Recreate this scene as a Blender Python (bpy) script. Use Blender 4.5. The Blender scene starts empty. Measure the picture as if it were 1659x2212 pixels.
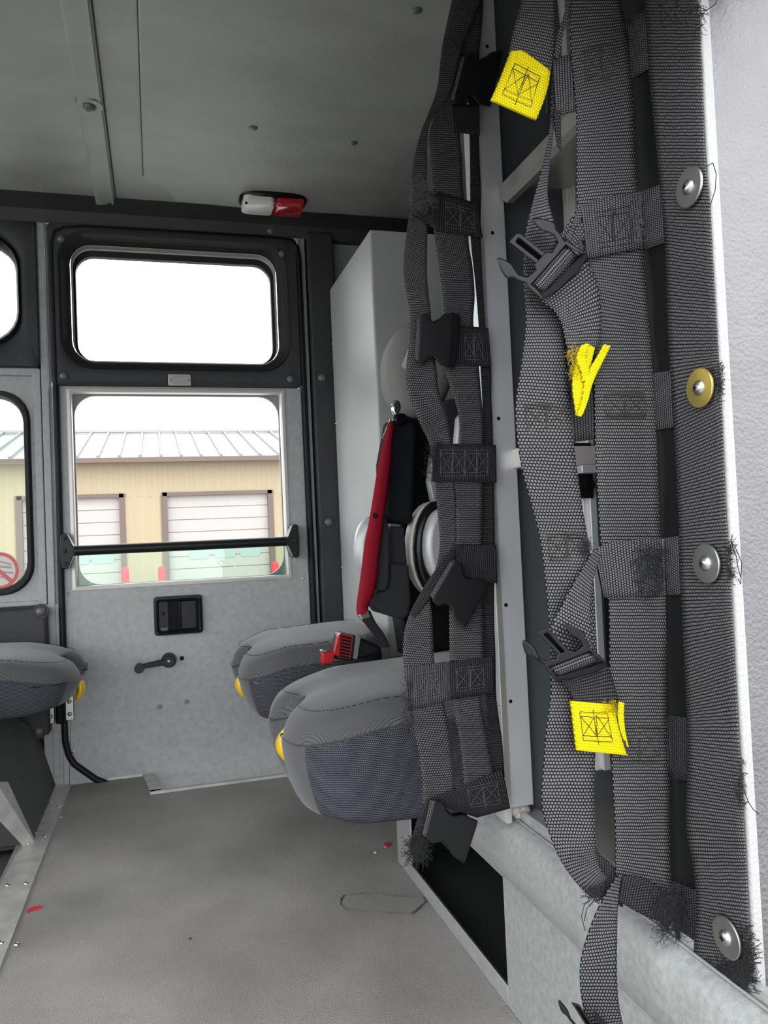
import bpy, math, random
from mathutils import Vector, Matrix
random.seed(7)
C = bpy.context.scene.collection
PI = math.pi

# ------------------------------------------------------------------ camera, sky, exposure
PW, PH, F = 1659, 2212, 1700.0
_d = Vector((-488.5, 74, F)).normalized()
_u = Vector((-0.044, -1, 0.0305)); _u -= _d * _u.dot(_d); _u.normalize()
_x = _d.cross(_u)
RW = Matrix((_x, _d, _u))            # camera (right, down, forward) -> world
EYE = Vector((0, 0, 0.60))
cam = bpy.data.cameras.new('camera'); co = bpy.data.objects.new('camera', cam); C.objects.link(co)
cam.sensor_fit = 'VERTICAL'; cam.sensor_height = 36; cam.lens = F / PH * 36
r_ = RW @ Vector((1, 0, 0)); u_ = RW @ Vector((0, -1, 0)); f_ = RW @ Vector((0, 0, 1))
M4 = Matrix((r_, u_, -f_)).transposed().to_4x4(); M4.translation = EYE
co.matrix_world = M4
cam.clip_start = 0.02; cam.clip_end = 300
bpy.context.scene.camera = co
w = bpy.data.worlds.new('sky'); bpy.context.scene.world = w; w.use_nodes = True
SKY = 3.9
_nt = w.node_tree; _bg = _nt.nodes['Background']; _bg.inputs[1].default_value = SKY
_tc = _nt.nodes.new('ShaderNodeTexCoord'); _ns = _nt.nodes.new('ShaderNodeTexNoise'); _ns.inputs['Scale'].default_value = 1.5
_rp = _nt.nodes.new('ShaderNodeValToRGB')
_rp.color_ramp.elements[0].color = (0.90, 0.95, 1.0, 1); _rp.color_ramp.elements[1].color = (1, 1, 1, 1)
_nt.links.new(_tc.outputs['Generated'], _ns.inputs['Vector']); _nt.links.new(_ns.outputs['Fac'], _rp.inputs[0]); _nt.links.new(_rp.outputs[0], _bg.inputs[0])
vs = bpy.context.scene.view_settings
vs.view_transform = 'Standard'; vs.look = 'None'; vs.gamma = 1; vs.exposure = 0.14

# sun behind thin cloud, from over the camera's left shoulder
sl = bpy.data.lights.new('veiled_sun', 'SUN'); sl.energy = 0.25; sl.angle = math.radians(25); sl.color = (1, 0.97, 0.93)
so = bpy.data.objects.new('veiled_sun', sl); C.objects.link(so)
so.rotation_euler = Vector((0.28, 0.62, -0.72)).to_track_quat('-Z', 'Y').to_euler()
so.location = (-3, -6, 8)

def ray(px, py): return RW @ Vector((px - PW / 2, py - PH / 2, F))
def AY(px, py, Y): r = ray(px, py); return EYE + r * (Y / r.y)
def AX(px, py, X): r = ray(px, py); return EYE + r * (X / r.x)
def AZ(px, py, Z=0): r = ray(px, py); return EYE + r * ((Z - EYE.z) / r.z)

# ------------------------------------------------------------------ materials
def nm(name):
    m = bpy.data.materials.new(name); m.use_nodes = True
    return m, m.node_tree, m.node_tree.nodes['Principled BSDF']
def link(t, a, b): t.links.new(a, b)
def mat(name, col, rough=.5, metal=0, bump=0, bscale=200, var=0, vscale=8, spec=.5, stretch=None, coat=0, sheen=0, alpha=None, bdist=.002, var2=0):
    m, t, b = nm(name)
    b.inputs['Base Color'].default_value = (*col, 1); b.inputs['Roughness'].default_value = rough
    b.inputs['Metallic'].default_value = metal; b.inputs['Specular IOR Level'].default_value = spec
    b.inputs['Coat Weight'].default_value = coat; b.inputs['Sheen Weight'].default_value = sheen
    tc = t.nodes.new('ShaderNodeTexCoord'); src = tc.outputs['Object']
    if stretch:
        mp = t.nodes.new('ShaderNodeMapping'); mp.inputs['Scale'].default_value = stretch
        link(t, src, mp.inputs[0]); src = mp.outputs[0]
    if bump:
        n = t.nodes.new('ShaderNodeTexNoise'); n.inputs['Scale'].default_value = bscale; n.inputs['Detail'].default_value = 4
        link(t, src, n.inputs['Vector'])
        bp = t.nodes.new('ShaderNodeBump'); bp.inputs['Strength'].default_value = bump; bp.inputs['Distance'].default_value = bdist
        link(t, n.outputs['Fac'], bp.inputs['Height']); link(t, bp.outputs[0], b.inputs['Normal'])
        if var2:
            pass
    if var:
        n2 = t.nodes.new('ShaderNodeTexNoise'); n2.inputs['Scale'].default_value = vscale; n2.inputs['Detail'].default_value = 6
        link(t, src, n2.inputs['Vector'])
        rp = t.nodes.new('ShaderNodeValToRGB')
        rp.color_ramp.elements[0].position = .3; rp.color_ramp.elements[1].position = .7
        rp.color_ramp.elements[0].color = (*[c * (1 - var) for c in col], 1)
        rp.color_ramp.elements[1].color = (*[min(1, c * (1 + var)) for c in col], 1)
        link(t, n2.outputs['Fac'], rp.inputs[0]); link(t, rp.outputs[0], b.inputs['Base Color'])
        mr = t.nodes.new('ShaderNodeMapRange'); mr.inputs['To Min'].default_value = max(0, rough - .08); mr.inputs['To Max'].default_value = min(1, rough + .1)
        link(t, n2.outputs['Fac'], mr.inputs[0]); link(t, mr.outputs[0], b.inputs['Roughness'])
    return m

def weave(name, dark, light, pu, pv, rough=.6, bump=.8, sheen=.0, grid=False, lo=.2, hi=.75, dist=.0006):
    """woven cloth: staggered (or square) lattice of yarn crowns on the UV map, which is in metres"""
    m, t, b = nm(name)
    N = t.nodes
    def ma(op, a, c=None):
        n = N.new('ShaderNodeMath'); n.operation = op
        for i, v in enumerate((a, c)):
            if v is None: continue
            if isinstance(v, (int, float)): n.inputs[i].default_value = v
            else: link(t, v, n.inputs[i])
        return n.outputs[0]
    uv = N.new('ShaderNodeUVMap'); sp = N.new('ShaderNodeSeparateXYZ'); link(t, uv.outputs[0], sp.inputs[0])
    u = ma('DIVIDE', sp.outputs[0], pu); v = ma('DIVIDE', sp.outputs[1], pv)
    nz = N.new('ShaderNodeTexNoise'); nz.inputs['Scale'].default_value = 60; link(t, uv.outputs[0], nz.inputs['Vector'])
    v = ma('ADD', v, ma('MULTIPLY', nz.outputs['Fac'], .5))
    row = ma('FLOOR', v)
    sh = ma('MULTIPLY', ma('MODULO', row, 2.0), 0.0 if grid else 0.5)
    a = ma('ABSOLUTE', ma('SINE', ma('MULTIPLY', ma('ADD', u, sh), PI)))
    c = ma('ABSOLUTE', ma('SINE', ma('MULTIPLY', v, PI)))
    h = ma('MULTIPLY', ma('POWER', a, .8), ma('POWER', c, .8))
    mr = N.new('ShaderNodeMapRange'); mr.interpolation_type = 'SMOOTHSTEP'
    mr.inputs['From Min'].default_value = lo; mr.inputs['From Max'].default_value = hi
    link(t, h, mr.inputs[0])
    n2 = N.new('ShaderNodeTexNoise'); n2.inputs['Scale'].default_value = 25; n2.inputs['Detail'].default_value = 5; link(t, uv.outputs[0], n2.inputs['Vector'])
    var = ma('ADD', .7, ma('MULTIPLY', n2.outputs['Fac'], .6))
    mx = N.new('ShaderNodeMix'); mx.data_type = 'RGBA'
    mx.inputs[6].default_value = (*dark, 1); mx.inputs[7].default_value = (*light, 1)
    link(t, ma('MULTIPLY', mr.outputs[0], var), mx.inputs[0]); link(t, mx.outputs[2], b.inputs['Base Color'])
    b.inputs['Roughness'].default_value = rough; b.inputs['Sheen Weight'].default_value = sheen
    b.inputs['Specular IOR Level'].default_value = .12
    bp = N.new('ShaderNodeBump'); bp.inputs['Strength'].default_value = bump; bp.inputs['Distance'].default_value = dist
    link(t, h, bp.inputs['Height']); link(t, bp.outputs[0], b.inputs['Normal'])
    return m

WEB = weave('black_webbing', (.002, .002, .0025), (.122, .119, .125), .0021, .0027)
WEBD = weave('black_webbing_dark', (.0015, .0015, .002), (.055, .053, .057), .0021, .0027)  # same weave as the other black webbing, darker yarn colours
YEL = weave('yellow_webbing', (.38, .28, .0), (.72, .60, .004), .0021, .0024, lo=.05, hi=.6)
REDW = weave('red_belt_webbing', (.16, .004, .012), (.36, .012, .03), .0045, .0012, bump=.3)
SEATTOP = weave('seat_twill', (.05, .05, .052), (.125, .125, .13), .0022, .0012, rough=.75, bump=.15, sheen=.25)
SEATSIDE = weave('seat_spacer_mesh', (.012, .013, .018), (.16, .17, .20), .0026, .0026, rough=.7, grid=True, lo=.35, hi=.9)
PLAST = mat('black_plastic', (.008, .008, .009), .42, spec=.3, bump=.25, bscale=900, bdist=.0004)
PLASTG = mat('gloss_black_plastic', (.007, .007, .008), .22, spec=.22, bump=.05, bscale=120)
PLASTB = mat('matte_black_plastic', (.004, .004, .005), .6, spec=.15)
PANEL = mat('speckled_grey_paint', (.36, .375, .375), .5, bump=.3, bscale=500, var=.11, vscale=70, bdist=.001)
PANELD = mat('grey_paint_inner_trim', (.25, .26, .26), .55, bump=.2, bscale=500, var=.07, vscale=20)
CABM = mat('light_grey_cabinet_paint', (.42, .44, .43), .45, bump=.25, bscale=600, var=.05, vscale=10, bdist=.001)
CREAM = mat('window_channel_metal', (.62, .58, .55), .35, metal=.3)
PAD = mat('charcoal_vinyl_padding', (.042, .042, .045), .5, spec=.3, bump=.5, bscale=160, var=.15, vscale=6, bdist=.002)
CEIL = mat('ceiling_vinyl', (.36, .365, .33), .48, bump=.45, bscale=110, var=.13, vscale=4, bdist=.002, stretch=(1, 2.2, 1))
FLOORM = mat('grey_rubber_floor', (.33, .315, .292), .6, bump=1.0, bscale=620, var=.22, vscale=5, bdist=.0035)
ENG = mat('dark_floor_covering', (.07, .07, .07), .7, bump=.6, bscale=400, var=.2, vscale=6)
ALU = mat('brushed_aluminium', (.62, .64, .66), .38, metal=.45, bump=.12, bscale=60, var=.16, vscale=7, stretch=(1, 1, .25))
ALUD = mat('scratched_aluminium_trim', (.58, .575, .55), .38, metal=.4, bump=.25, bscale=50, var=.2, vscale=25)
DKP = mat('blue_grey_locker_wall', (.12, .137, .148), .35, metal=.3, bump=.1, bscale=40, var=.25, vscale=5, stretch=(1, 1, .2))
LOCK = mat('black_locker_panel', (.007, .008, .008), .5, spec=.15, bump=.1, bscale=300)
OLIVE = mat('shelf_sheet_metal', (.42, .41, .37), .35, metal=.75, bump=.1, bscale=30, var=.15, vscale=9)
SPK = mat('sparkle_grey_beam_paint', (.29, .30, .293), .4, bump=.5, bscale=650, var=.16, vscale=140, bdist=.001)
JAMB = mat('white_textured_jamb', (.225, .22, .23), .5, spec=.3, bump=1.0, bscale=330, var=.05, vscale=30, bdist=.0015)
RUB = mat('black_rubber', (.008, .008, .010), .5, spec=.25, bump=.1, bscale=80)
STEEL = mat('zinc_steel', (.40, .40, .39), .36, metal=1, bump=.1, bscale=300)
BRASS = mat('brass_washer', (.55, .43, .13), .35, metal=.9)
CHROME = mat('chrome', (.85, .86, .88), .12, metal=1)
YPL = mat('yellow_plastic', (.85, .52, .01), .3, coat=.3)
RPL = mat('red_plastic', (.4, .008, .015), .3)
BTN = mat('trim_button', (.13, .135, .135), .3)
SILV = mat('silver_painted_shell', (.5, .51, .51), .35, metal=.2)
HEADM = mat('headrest_grey', (.2, .2, .19), .75)
SLEEVE = mat('dark_seat_cloth', (.010, .012, .017), .85, spec=.15)
SLEEVEG = mat('charcoal_seat_pad', (.028, .03, .032), .7, spec=.2)
WHITE = mat('white_plastic', (.75, .73, .68), .35)
LENSR = mat('red_lens', (.42, .01, .015), .15, coat=.5)
DIRT = mat('dark_debris', (.03, .025, .02), .8)
THR = mat('loose_black_thread', (.012, .012, .014), .8)
THRL = mat('light_grey_thread', (.10, .10, .105), .8)
THK = mat('black_stitching', (.02, .02, .01), .8)
DUSTY = mat('dirty_silicone', (.45, .42, .36), .6, bump=.4, bscale=150)
TANW = mat('tan_steel_siding', (.34, .275, .175), .6, var=.04, vscale=.4)
ROOFM = mat('grey_ribbed_roof', (.17, .167, .175), .5, var=.1, vscale=.5)
DOORW = mat('white_overhead_door', (.36, .33, .315), .5, var=.03, vscale=1)
BROWN = mat('brown_door_trim', (.12, .085, .07), .6)
DGLS = mat('door_lite_grey', (.28, .34, .33), .2)
GRND = mat('pale_concrete', (.34, .335, .32), .85, bump=.3, bscale=8, var=.1, vscale=.6)
REDP = mat('red_bollard_paint', (.75, .03, .05), .5)
def glassmat(name, tint, a=.16):
    m, t, b = nm(name)
    for n in list(t.nodes):
        if n.type == 'BSDF_PRINCIPLED': t.nodes.remove(n)
    out = [n for n in t.nodes if n.type == 'OUTPUT_MATERIAL'][0]
    tr = t.nodes.new('ShaderNodeBsdfTransparent'); tr.inputs[0].default_value = (*tint, 1)
    gl = t.nodes.new('ShaderNodeBsdfGlossy'); gl.inputs[1].default_value = .02
    fr = t.nodes.new('ShaderNodeFresnel'); fr.inputs[0].default_value = 1.45
    mx = t.nodes.new('ShaderNodeMixShader')
    link(t, fr.outputs[0], mx.inputs[0]); link(t, tr.outputs[0], mx.inputs[1]); link(t, gl.outputs[0], mx.inputs[2]); link(t, mx.outputs[0], out.inputs[0])
    return m
GLASS = glassmat('green_tinted_glass', (.86, .95, .89))
GLASSC = glassmat('clear_glass', (.97, .99, .98))

# ------------------------------------------------------------------ mesh helpers
WL = {}
def wloc(o): return WL.get(o.name, Vector((0, 0, 0))) if o else Vector((0, 0, 0))
def mk(name, vs, fs, m, parent=None, smooth=False, uv=None, bevel=0, seg=2, origin=None, sub=0, angle=40, solid=0):
    vs = [Vector(v) for v in vs]
    lo = Vector([min(v[i] for v in vs) for i in range(3)]); hi = Vector([max(v[i] for v in vs) for i in range(3)])
    org = origin or Vector(((lo.x + hi.x) / 2, (lo.y + hi.y) / 2, lo.z))
    me = bpy.data.meshes.new(name); me.from_pydata([v - org for v in vs], [], fs); me.update()
    if uv:
        l = me.uv_layers.new(name='UVMap')
        for lp in me.loops: l.data[lp.index].uv = uv[lp.vertex_index]
    me.materials.append(m)
    if smooth: me.shade_smooth()
    o = bpy.data.objects.new(name, me); C.objects.link(o)
    WL[o.name] = org
    if parent: o.parent = parent
    o.location = org - wloc(parent)
    if solid:
        s = o.modifiers.new('t', 'SOLIDIFY'); s.thickness = solid; s.offset = 0
    if sub:
        s = o.modifiers.new('s', 'SUBSURF'); s.levels = sub; s.render_levels = sub
    if bevel:
        b = o.modifiers.new('b', 'BEVEL'); b.width = bevel; b.segments = seg; b.limit_method = 'ANGLE'; b.angle_limit = math.radians(35)
        me.shade_smooth()
        try: me.set_sharp_from_angle(angle=math.radians(angle))
        except Exception: pass
        b.harden_normals = False
    elif smooth and angle < 179:
        try: me.set_sharp_from_angle(angle=math.radians(angle))
        except Exception: pass
    return o
def empty(name, loc, label=None, cat=None, group=None):
    o = bpy.data.objects.new(name, None); C.objects.link(o); o.location = loc; o.empty_display_size = .05
    WL[o.name] = Vector(loc)
    if label: o['label'] = label
    if cat: o['category'] = cat
    if group: o['group'] = group
    return o
def tag(o, label=None, cat=None, group=None, kind=None):
    if label: o['label'] = label
    if cat: o['category'] = cat
    if group: o['group'] = group
    if kind: o['kind'] = kind
    return o
def struct(o, label=None, cat=None): return tag(o, label, cat, None, 'structure')

class G:
    """collects geometry for one mesh"""
    def __init__(s): s.v = []; s.f = []; s.uv = []
    def add(s, v, f, uv=None):
        n = len(s.v); s.v += [Vector(p) for p in v]; s.f += [[i + n for i in q] for q in f]
        s.uv += uv or [(0, 0)] * len(v); return s
    def box(s, x0, x1, y0, y1, z0, z1):
        return s.add([(x0, y0, z0), (x1, y0, z0), (x1, y1, z0), (x0, y1, z0), (x0, y0, z1), (x1, y0, z1), (x1, y1, z1), (x0, y1, z1)],
              [(0, 3, 2, 1), (4, 5, 6, 7), (0, 1, 5, 4), (1, 2, 6, 5), (2, 3, 7, 6), (3, 0, 4, 7)])
    def prism(s, a, b):
        """two matching outlines a (front) and b (back)"""
        n = len(a)
        return s.add(list(a) + list(b), [list(range(n)), list(range(2 * n - 1, n - 1, -1))] + [[i, i + n, (i + 1) % n + n, (i + 1) % n] for i in range(n)])
    def rings(s, loops, cap0=False, cap1=False, closed=True):
        n = len(loops[0]); v = [p for l in loops for p in l]; f = []
        for k in range(len(loops) - 1):
            for i in range(n if closed else n - 1):
                j = (i + 1) % n; f.append([k * n + i, k * n + j, (k + 1) * n + j, (k + 1) * n + i])
        if cap0: f.append(list(range(n - 1, -1, -1)))
        if cap1: f.append([(len(loops) - 1) * n + i for i in range(n)])
        return s.add(v, f)
    def tube(s, pts, r, n=8, cap=True, r1=None):
        pts = [Vector(p) for p in pts]; loops = []; up = None
        for i, p in enumerate(pts):
            d = (pts[min(i + 1, len(pts) - 1)] - pts[max(i - 1, 0)]).normalized()
            if up is None: up = Vector((0, 0, 1)) if abs(d.z) < .9 else Vector((1, 0, 0))
            a = d.cross(up).normalized(); up = a.cross(d).normalized()
            rr = r if r1 is None else r + (r1 - r) * i / (len(pts) - 1)
            loops.append([p + (a * math.cos(2 * PI * k / n) + up * math.sin(2 * PI * k / n)) * rr for k in range(n)])
        return s.rings(loops, cap, cap)
    def dome(s, c, nrm, r, h, n=16, m=4, rim=0):
        c = Vector(c); nrm = Vector(nrm).normalized(); a = nrm.orthogonal().normalized(); b = nrm.cross(a)
        loops = []
        for k in range(m + 1):
            t = k / m * PI / 2; rr = r * math.cos(t) + 1e-5
            loops.append([c + nrm * h * math.sin(t) + (a * math.cos(2 * PI * i / n) + b * math.sin(2 * PI * i / n)) * rr for i in range(n)])
        return s.rings(loops, True, True)
    def disc(s, c, nrm, r, h, hole=0, n=28):
        c = Vector(c); nrm = Vector(nrm).normalized(); a = nrm.orthogonal().normalized(); b = nrm.cross(a)
        def ci(rr, hh): return [c + nrm * hh + (a * math.cos(2 * PI * i / n) + b * math.sin(2 * PI * i / n)) * rr for i in range(n)]
        if hole: return s.rings([ci(hole, 0), ci(r, 0), ci(r, h * .7), ci(r * .96, h), ci(hole, h), ci(hole, 0)])
        return s.rings([ci(r, 0), ci(r, h * .7), ci(r * .94, h)], True, True)
    def mk(s, name, m, parent=None, **k):
        if any(u != (0, 0) for u in s.uv): k.setdefault('uv', s.uv)
        return mk(name, s.v, s.f, m, parent, **k)

def rr(x0, z0, x1, z1, r, k=7):
    """rounded rectangle in XZ, 4*k points"""
    r = min(r, (x1 - x0) / 2 - 1e-4, (z1 - z0) / 2 - 1e-4); out = []
    for cx, cz, a0 in ((x1 - r, z1 - r, 0), (x0 + r, z1 - r, PI / 2), (x0 + r, z0 + r, PI), (x1 - r, z0 + r, 3 * PI / 2)):
        for i in range(k):
            a = a0 + PI / 2 * i / (k - 1); out.append((cx + r * math.cos(a), cz + r * math.sin(a)))
    return out
def at_y(l, y): return [Vector((x, y, z)) for x, z in l]
def window_ring(outer, inner, prof):
    """prof: list of (t, y): t=0 outer .. 1 inner"""
    return [[Vector((a[0] + (b[0] - a[0]) * t, y, a[1] + (b[1] - a[1]) * t)) for a, b in zip(outer, inner)] for t, y in prof]
def DX(px, py): p = AY(px, py, 2.2); return p.x, p.z

# ------------------------------------------------------------------ the setting
YD = 2.2; ZC = 1.50
ground = G().add([(-60, -30, -.95), (80, -30, -.95), (80, 70, -.95), (-60, 70, -.95)], [(0, 1, 2, 3)]).mk('ground', GRND); struct(ground)

# floor with a jog along the door step
fx0, fx1 = -.30, .41
fo = G()
pl = [(fx0, .30), (1.0, .30), (1.0, 2.02), (-.038, 2.02), (-.060, 2.19), (fx0, 2.19)]
fo.prism([Vector((x, y, 0)) for x, y in pl], [Vector((x, y, -.03)) for x, y in pl])
struct(fo.mk('floor', FLOORM))
tr = G()
def ledge(p, q, wd=.012, h=.006):
    p, q = Vector((*p, 0)), Vector((*q, 0)); d = (q - p).normalized(); n = Vector((-d.y, d.x, 0)) * wd
    tr.prism([p, q, q + n, p + n], [v + Vector((0, 0, h)) for v in (p, q, q + n, p + n)])
    a = [p + n, q + n, q + n * 1.2, p + n * 1.2]
    tr.prism([v + Vector((0, 0, h)) for v in a], [v - Vector((0, 0, .05)) for v in a])
ledge((-.235, 2.185), (-.058, 2.183)); ledge((-.060, 2.19), (-.038, 2.02), .022); ledge((-.038, 2.015), (.99, 2.03), .014)
struct(tr.mk('trim_1', ALUD))
# door well below the floor edge
struct(G().box(-.06, 1.0, 2.03, 2.2, -.25, -.22).mk('trim_9', PANELD))

# ceiling with raised contour panel, a pleat with a rope seam, and the cove over the windows
ceil = G().box(-2.2, 1.0, .30, 2.24, ZC, ZC + .04).mk('ceiling', CEIL); struct(ceil)
def cz(px, py, z=ZC): return AZ(px, py, z)
cp = [(300, -200), (298, 0), (304, 200), (310, 378), (330, 386), (352, 396), (368, 410), (378, 426), (520, 440), (700, 452), (880, 462)]
pts = [cz(*p) for p in cp] + [Vector((.98, 2.1, ZC)), Vector((.98, .5, ZC)), Vector((.02, .5, ZC))]
pan = G().prism([p - Vector((0, 0, .012)) for p in pts], [p + Vector((0, 0, .002)) for p in pts]).mk('contour_panel', CEIL, ceil, bevel=.004, seg=3)
G().tube([p - Vector((0, 0, .001)) for p in pts[:11]], .0022, 8).mk('contour_shade_line', PAD, ceil, smooth=True)  # dark tube drawn in as the shade line along the contour panel's edge
xs0, xs1 = -.124, -.077
g = G()
prof = [(xs0 - .001, -.001), (xs0, .0045), (xs0 + .004, .006), (xs0 + .02, .005), (xs1 - .012, .003), (xs1 - .004, .0045), (xs1, -.001)]
g.rings([[Vector((x, y, ZC - h)) for x, h in prof] for y in (.3, 2.15)], closed=False)
g.mk('pleat', CEIL, ceil, smooth=True)
g = G()
for i in range(230):
    y = .9 + i * .0056; g.dome((xs1 + .003, y, ZC - .003), (0, 0, -1), .0022, .003, 6, 2)
g.mk('rope_seam', PAD, ceil, smooth=True)
for px, py in ((193, 230), (547, 270), (763, 303), (900, 15)):
    p = cz(px, py, ZC - .006)
    b = G().dome(p, (0, 0, -1), .0125, .010, 20, 5); b.mk('trim_button', BTN, ceil, smooth=True)
    a = [[p + Vector((math.cos(2 * PI * i / 20) * r, math.sin(2 * PI * i / 20) * r, h)) for i in range(20)] for r, h in ((.012, .001), (.016, -.0012), (.026, .0005))]
    G().rings(a).mk('button_dimple', CEIL, ceil, smooth=True)

# far wall: cove / header
xL = -2.2
hd = [(0, 430), (100, 436), (220, 443), (400, 455), (600, 468), (780, 483)]
zt = AY(220, 443, 2.16).z; zb = DX(300, 497)[1]
g = G()
prof = [(2.10, ZC), (2.135, ZC - .004), (2.165, ZC - .016), (2.18, ZC - .045), (2.182, zb), (2.215, zb)]
g.rings([[Vector((x, y, z)) for y, z in prof] for x in (xL, -.115, -.112, 1.0)], closed=False)
struct(g.mk('trim_2', PAD, smooth=True))
def button(px, py, Y, parent=None, r=.0115, m=BTN, pm=PAD):
    p = AY(px, py, Y); o = G().dome(p, (0, -1, 0), r, r * .75, 18, 4).mk('trim_button', m, parent, smooth=True)
    a = [[p + Vector((math.cos(2 * PI * i / 20) * q, h, math.sin(2 * PI * i / 20) * q)) for i in range(20)] for q, h in ((.85 * r, .0012), (1.2 * r, -.0005), (1.7 * r, .0010))]
    G().rings(a).mk('button_dimple', pm, parent, smooth=True)
    return o
hdr = bpy.data.objects['trim_2']
for px, py in ((224, 468), (584, 498)): button(px, py, 2.178, hdr)

# wall_far core pieces (outer skin); windows stay open
xdl, _ = DX(112, 900); xdr, _ = DX(652, 900)            # door edges
zdt = DX(370, 500)[1]
W1 = (DX(155, 650)[0], DX(380, 783)[1], DX(597, 650)[0], DX(380, 541)[1])     # upper door window
W2 = (DX(161, 1050)[0], DX(390, 1254)[1], DX(611, 1050)[0], DX(390, 851)[1])  # lower door window
print('door', xdl, xdr, zdt, W1, W2)
xw, _ = DX(46, 640)
W3 = (-.95, DX(20, 747)[1], DX(43, 640)[0], DX(20, 512)[1])
W4 = (-.95, DX(30, 1282)[1], DX(66, 1060)[0], DX(30, 846)[1])
xj0, xj1 = DX(85, 700)[0], DX(108, 700)[0]              # left jamb strip
wf = G()
wf.box(xL, 1.0, 2.215, 2.25, zdt, ZC + .04)                     # above the door
wf.box(xdr - .002, 1.0, 2.215, 2.25, -.25, zdt)                  # right of the door
wf.box(xj0, xdl + .002, 2.200, 2.25, -.25, zdt)                  # jamb
wf.box(xj0 - .012, xj0 + .002, 2.232, 2.25, -.25, ZC + .04)
wf.box(xL, xj0, 2.232, 2.25, DX(60, 795)[1] - .02, DX(60, 795)[1] + .02)
wf.box(xL, xj0, 2.232, 2.25, -.25, DX(60, 1308)[1] + .008)
wf.box(xL, xL + .9 + .01, 2.215, 2.25, -.25, ZC)
o = wf.mk('wall_far', PANEL); struct(o); wallfar = o
g = G()   # jamb reveal strips, light grey
g.box(xj0 + .002, xdl - .004, 2.188, 2.201, .02, zdt + .008); g.box(xdl - .01, xdr + .03, 2.188, 2.21, zdt - .002, zdt + .010)
g.box(xdr + .006, xdr + .026, 2.188, 2.21, .0, zdt)
struct(g.mk('trim_3', PANEL, bevel=.002))
g = G(); g.box(xdr + .030, .51, 2.165, 2.215, -.05, zdt + .012)
o = g.mk('trim_4', PAD, bevel=.006, seg=3); struct(o)
for px, py in ((695, 816), (710, 1128)): button(px, py, 2.163, o)
# left part of the wall: upper padded panel round window 3, lower painted panel round window 4
xl2 = xj0 - .001
zsp = DX(60, 795)[1]; zlo = DX(60, 1308)[1]
def padded_window(name, rect_o, rect_i, rad, m, y0=2.205, dep=.03, parent=None, rim=RUB, rimw=.015):
    out = rr(*rect_o, .012); inn = rr(*rect_i, rad)
    g = G().rings(window_ring(out, inn, [(0, y0 + .02), (0, y0 + .004), (.03, y0), (.5, y0 - .001), (.72, y0), (.86, y0 + .006), (.97, y0 + .018), (1, y0 + dep)]))
    return g.mk(name, m, parent, smooth=True, angle=60)
o = padded_window('wall_left_upper', (xL + .9, zsp, xl2, zdt + .005), W3, .085, PAD, y0=2.18, dep=.05); struct(o); o.name = 'wall_upper'
wu = o
button(75, 777, 2.178, wu)
g = G().rings(window_ring(rr(W3[0] - .004, W3[1] - .004, W3[2] + .004, W3[3] + .004, .085), rr(W3[0] + .012, W3[1] + .012, W3[2] - .008, W3[3] - .014, .08), [(0, 2.19), (.4, 2.182), (1, 2.20), (1, 2.24)]))
w3 = empty('window_3', (W3[0], 2.2, W3[1])); struct(w3)
g.mk('rubber_gasket', RUB, w3, smooth=True)
G().rings([at_y(rr(W3[0] - .01, W3[1] - .01, W3[2] + .015, W3[3] + .015, .08), 2.236)], True).mk('glass', GLASSC, w3)
# lower left
g = G().rings(window_ring(rr(xL + .9, zlo, xl2, zsp - .002, .004), rr(W4[0] - .01, DX(30, 1300)[1], DX(79, 1060)[0], DX(30, 812)[1], .004), [(0, 2.215), (0, 2.192), (1, 2.192), (1, 2.205)]))
o = g.mk('wall_lower', PANEL, bevel=.002); struct(o); wlo = o
g = G().rings(window_ring(rr(W4[0] - .012, DX(30, 1302)[1], DX(81, 1060)[0], DX(30, 810)[1], .004), rr(W4[0], W4[1], W4[2], W4[3], .075), [(0, 2.204), (.98, 2.204), (1, 2.23)]))
g.mk('recessed_panel', PANEL, wlo, smooth=True)
w4 = empty('window_4', (W4[0], 2.2, W4[1])); struct(w4)
G().rings(window_ring(rr(W4[0] - .004, W4[1] - .004, W4[2] + .004, W4[3] + .004, .075), rr(W4[0] + .014, W4[1] + .014, W4[2] - .014, W4[3] - .012, .068), [(0, 2.204), (.3, 2.188), (.8, 2.190), (1, 2.21), (1, 2.24)])).mk('rubber_gasket', RUB, w4, smooth=True)
G().rings([at_y(rr(W4[0] - .005, W4[1] - .005, W4[2] + .005, W4[3] + .005, .07), 2.225)], True).mk('glass', GLASS, w4)
# round prohibition sticker on the left window
sc = AY(-2, 1233, 2.222); STR = mat('sticker_red', (.62, .13, .12), .5); STG = mat('sticker_grey', (.40, .36, .36), .5); STC = mat('sticker_cream', (.72, .66, .6), .5)
stk = empty('window_sticker', sc, 'round red prohibition sticker low on the left window', 'sticker')
G().disc(sc + Vector((0, -.0005, 0)), (0, -1, 0), .049, .0006, 0, 40).mk('backing', STC, stk)
G().disc(sc + Vector((0, -.0012, 0)), (0, -1, 0), .047, .0004, .039, 40).mk('red_ring', STR, stk)
g = G()
for a, b, wd in (((-.03, .012), (.03, .004), .006), ((-.02, -.002), (.034, -.010), .005), ((.0, .022), (.03, .012), .005), ((-.03, -.016), (.02, -.02), .005)):
    a, b = Vector((a[0], 0, a[1])), Vector((b[0], 0, b[1])); n = Vector((0, 0, wd)); q = [sc + v + Vector((0, -.0014, 0)) for v in (a, b, b + n, a + n)]
    g.prism(q, [v + Vector((0, .0003, 0)) for v in q])
g.mk('pictogram', STG, stk)
a, b = Vector((-.03, 0, .03)), Vector((.03, 0, -.03)); n = Vector((.0035, 0, .0035)); q = [sc + v + Vector((0, -.0019, 0)) for v in (a - n, b - n, b + n, a + n)]
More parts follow.
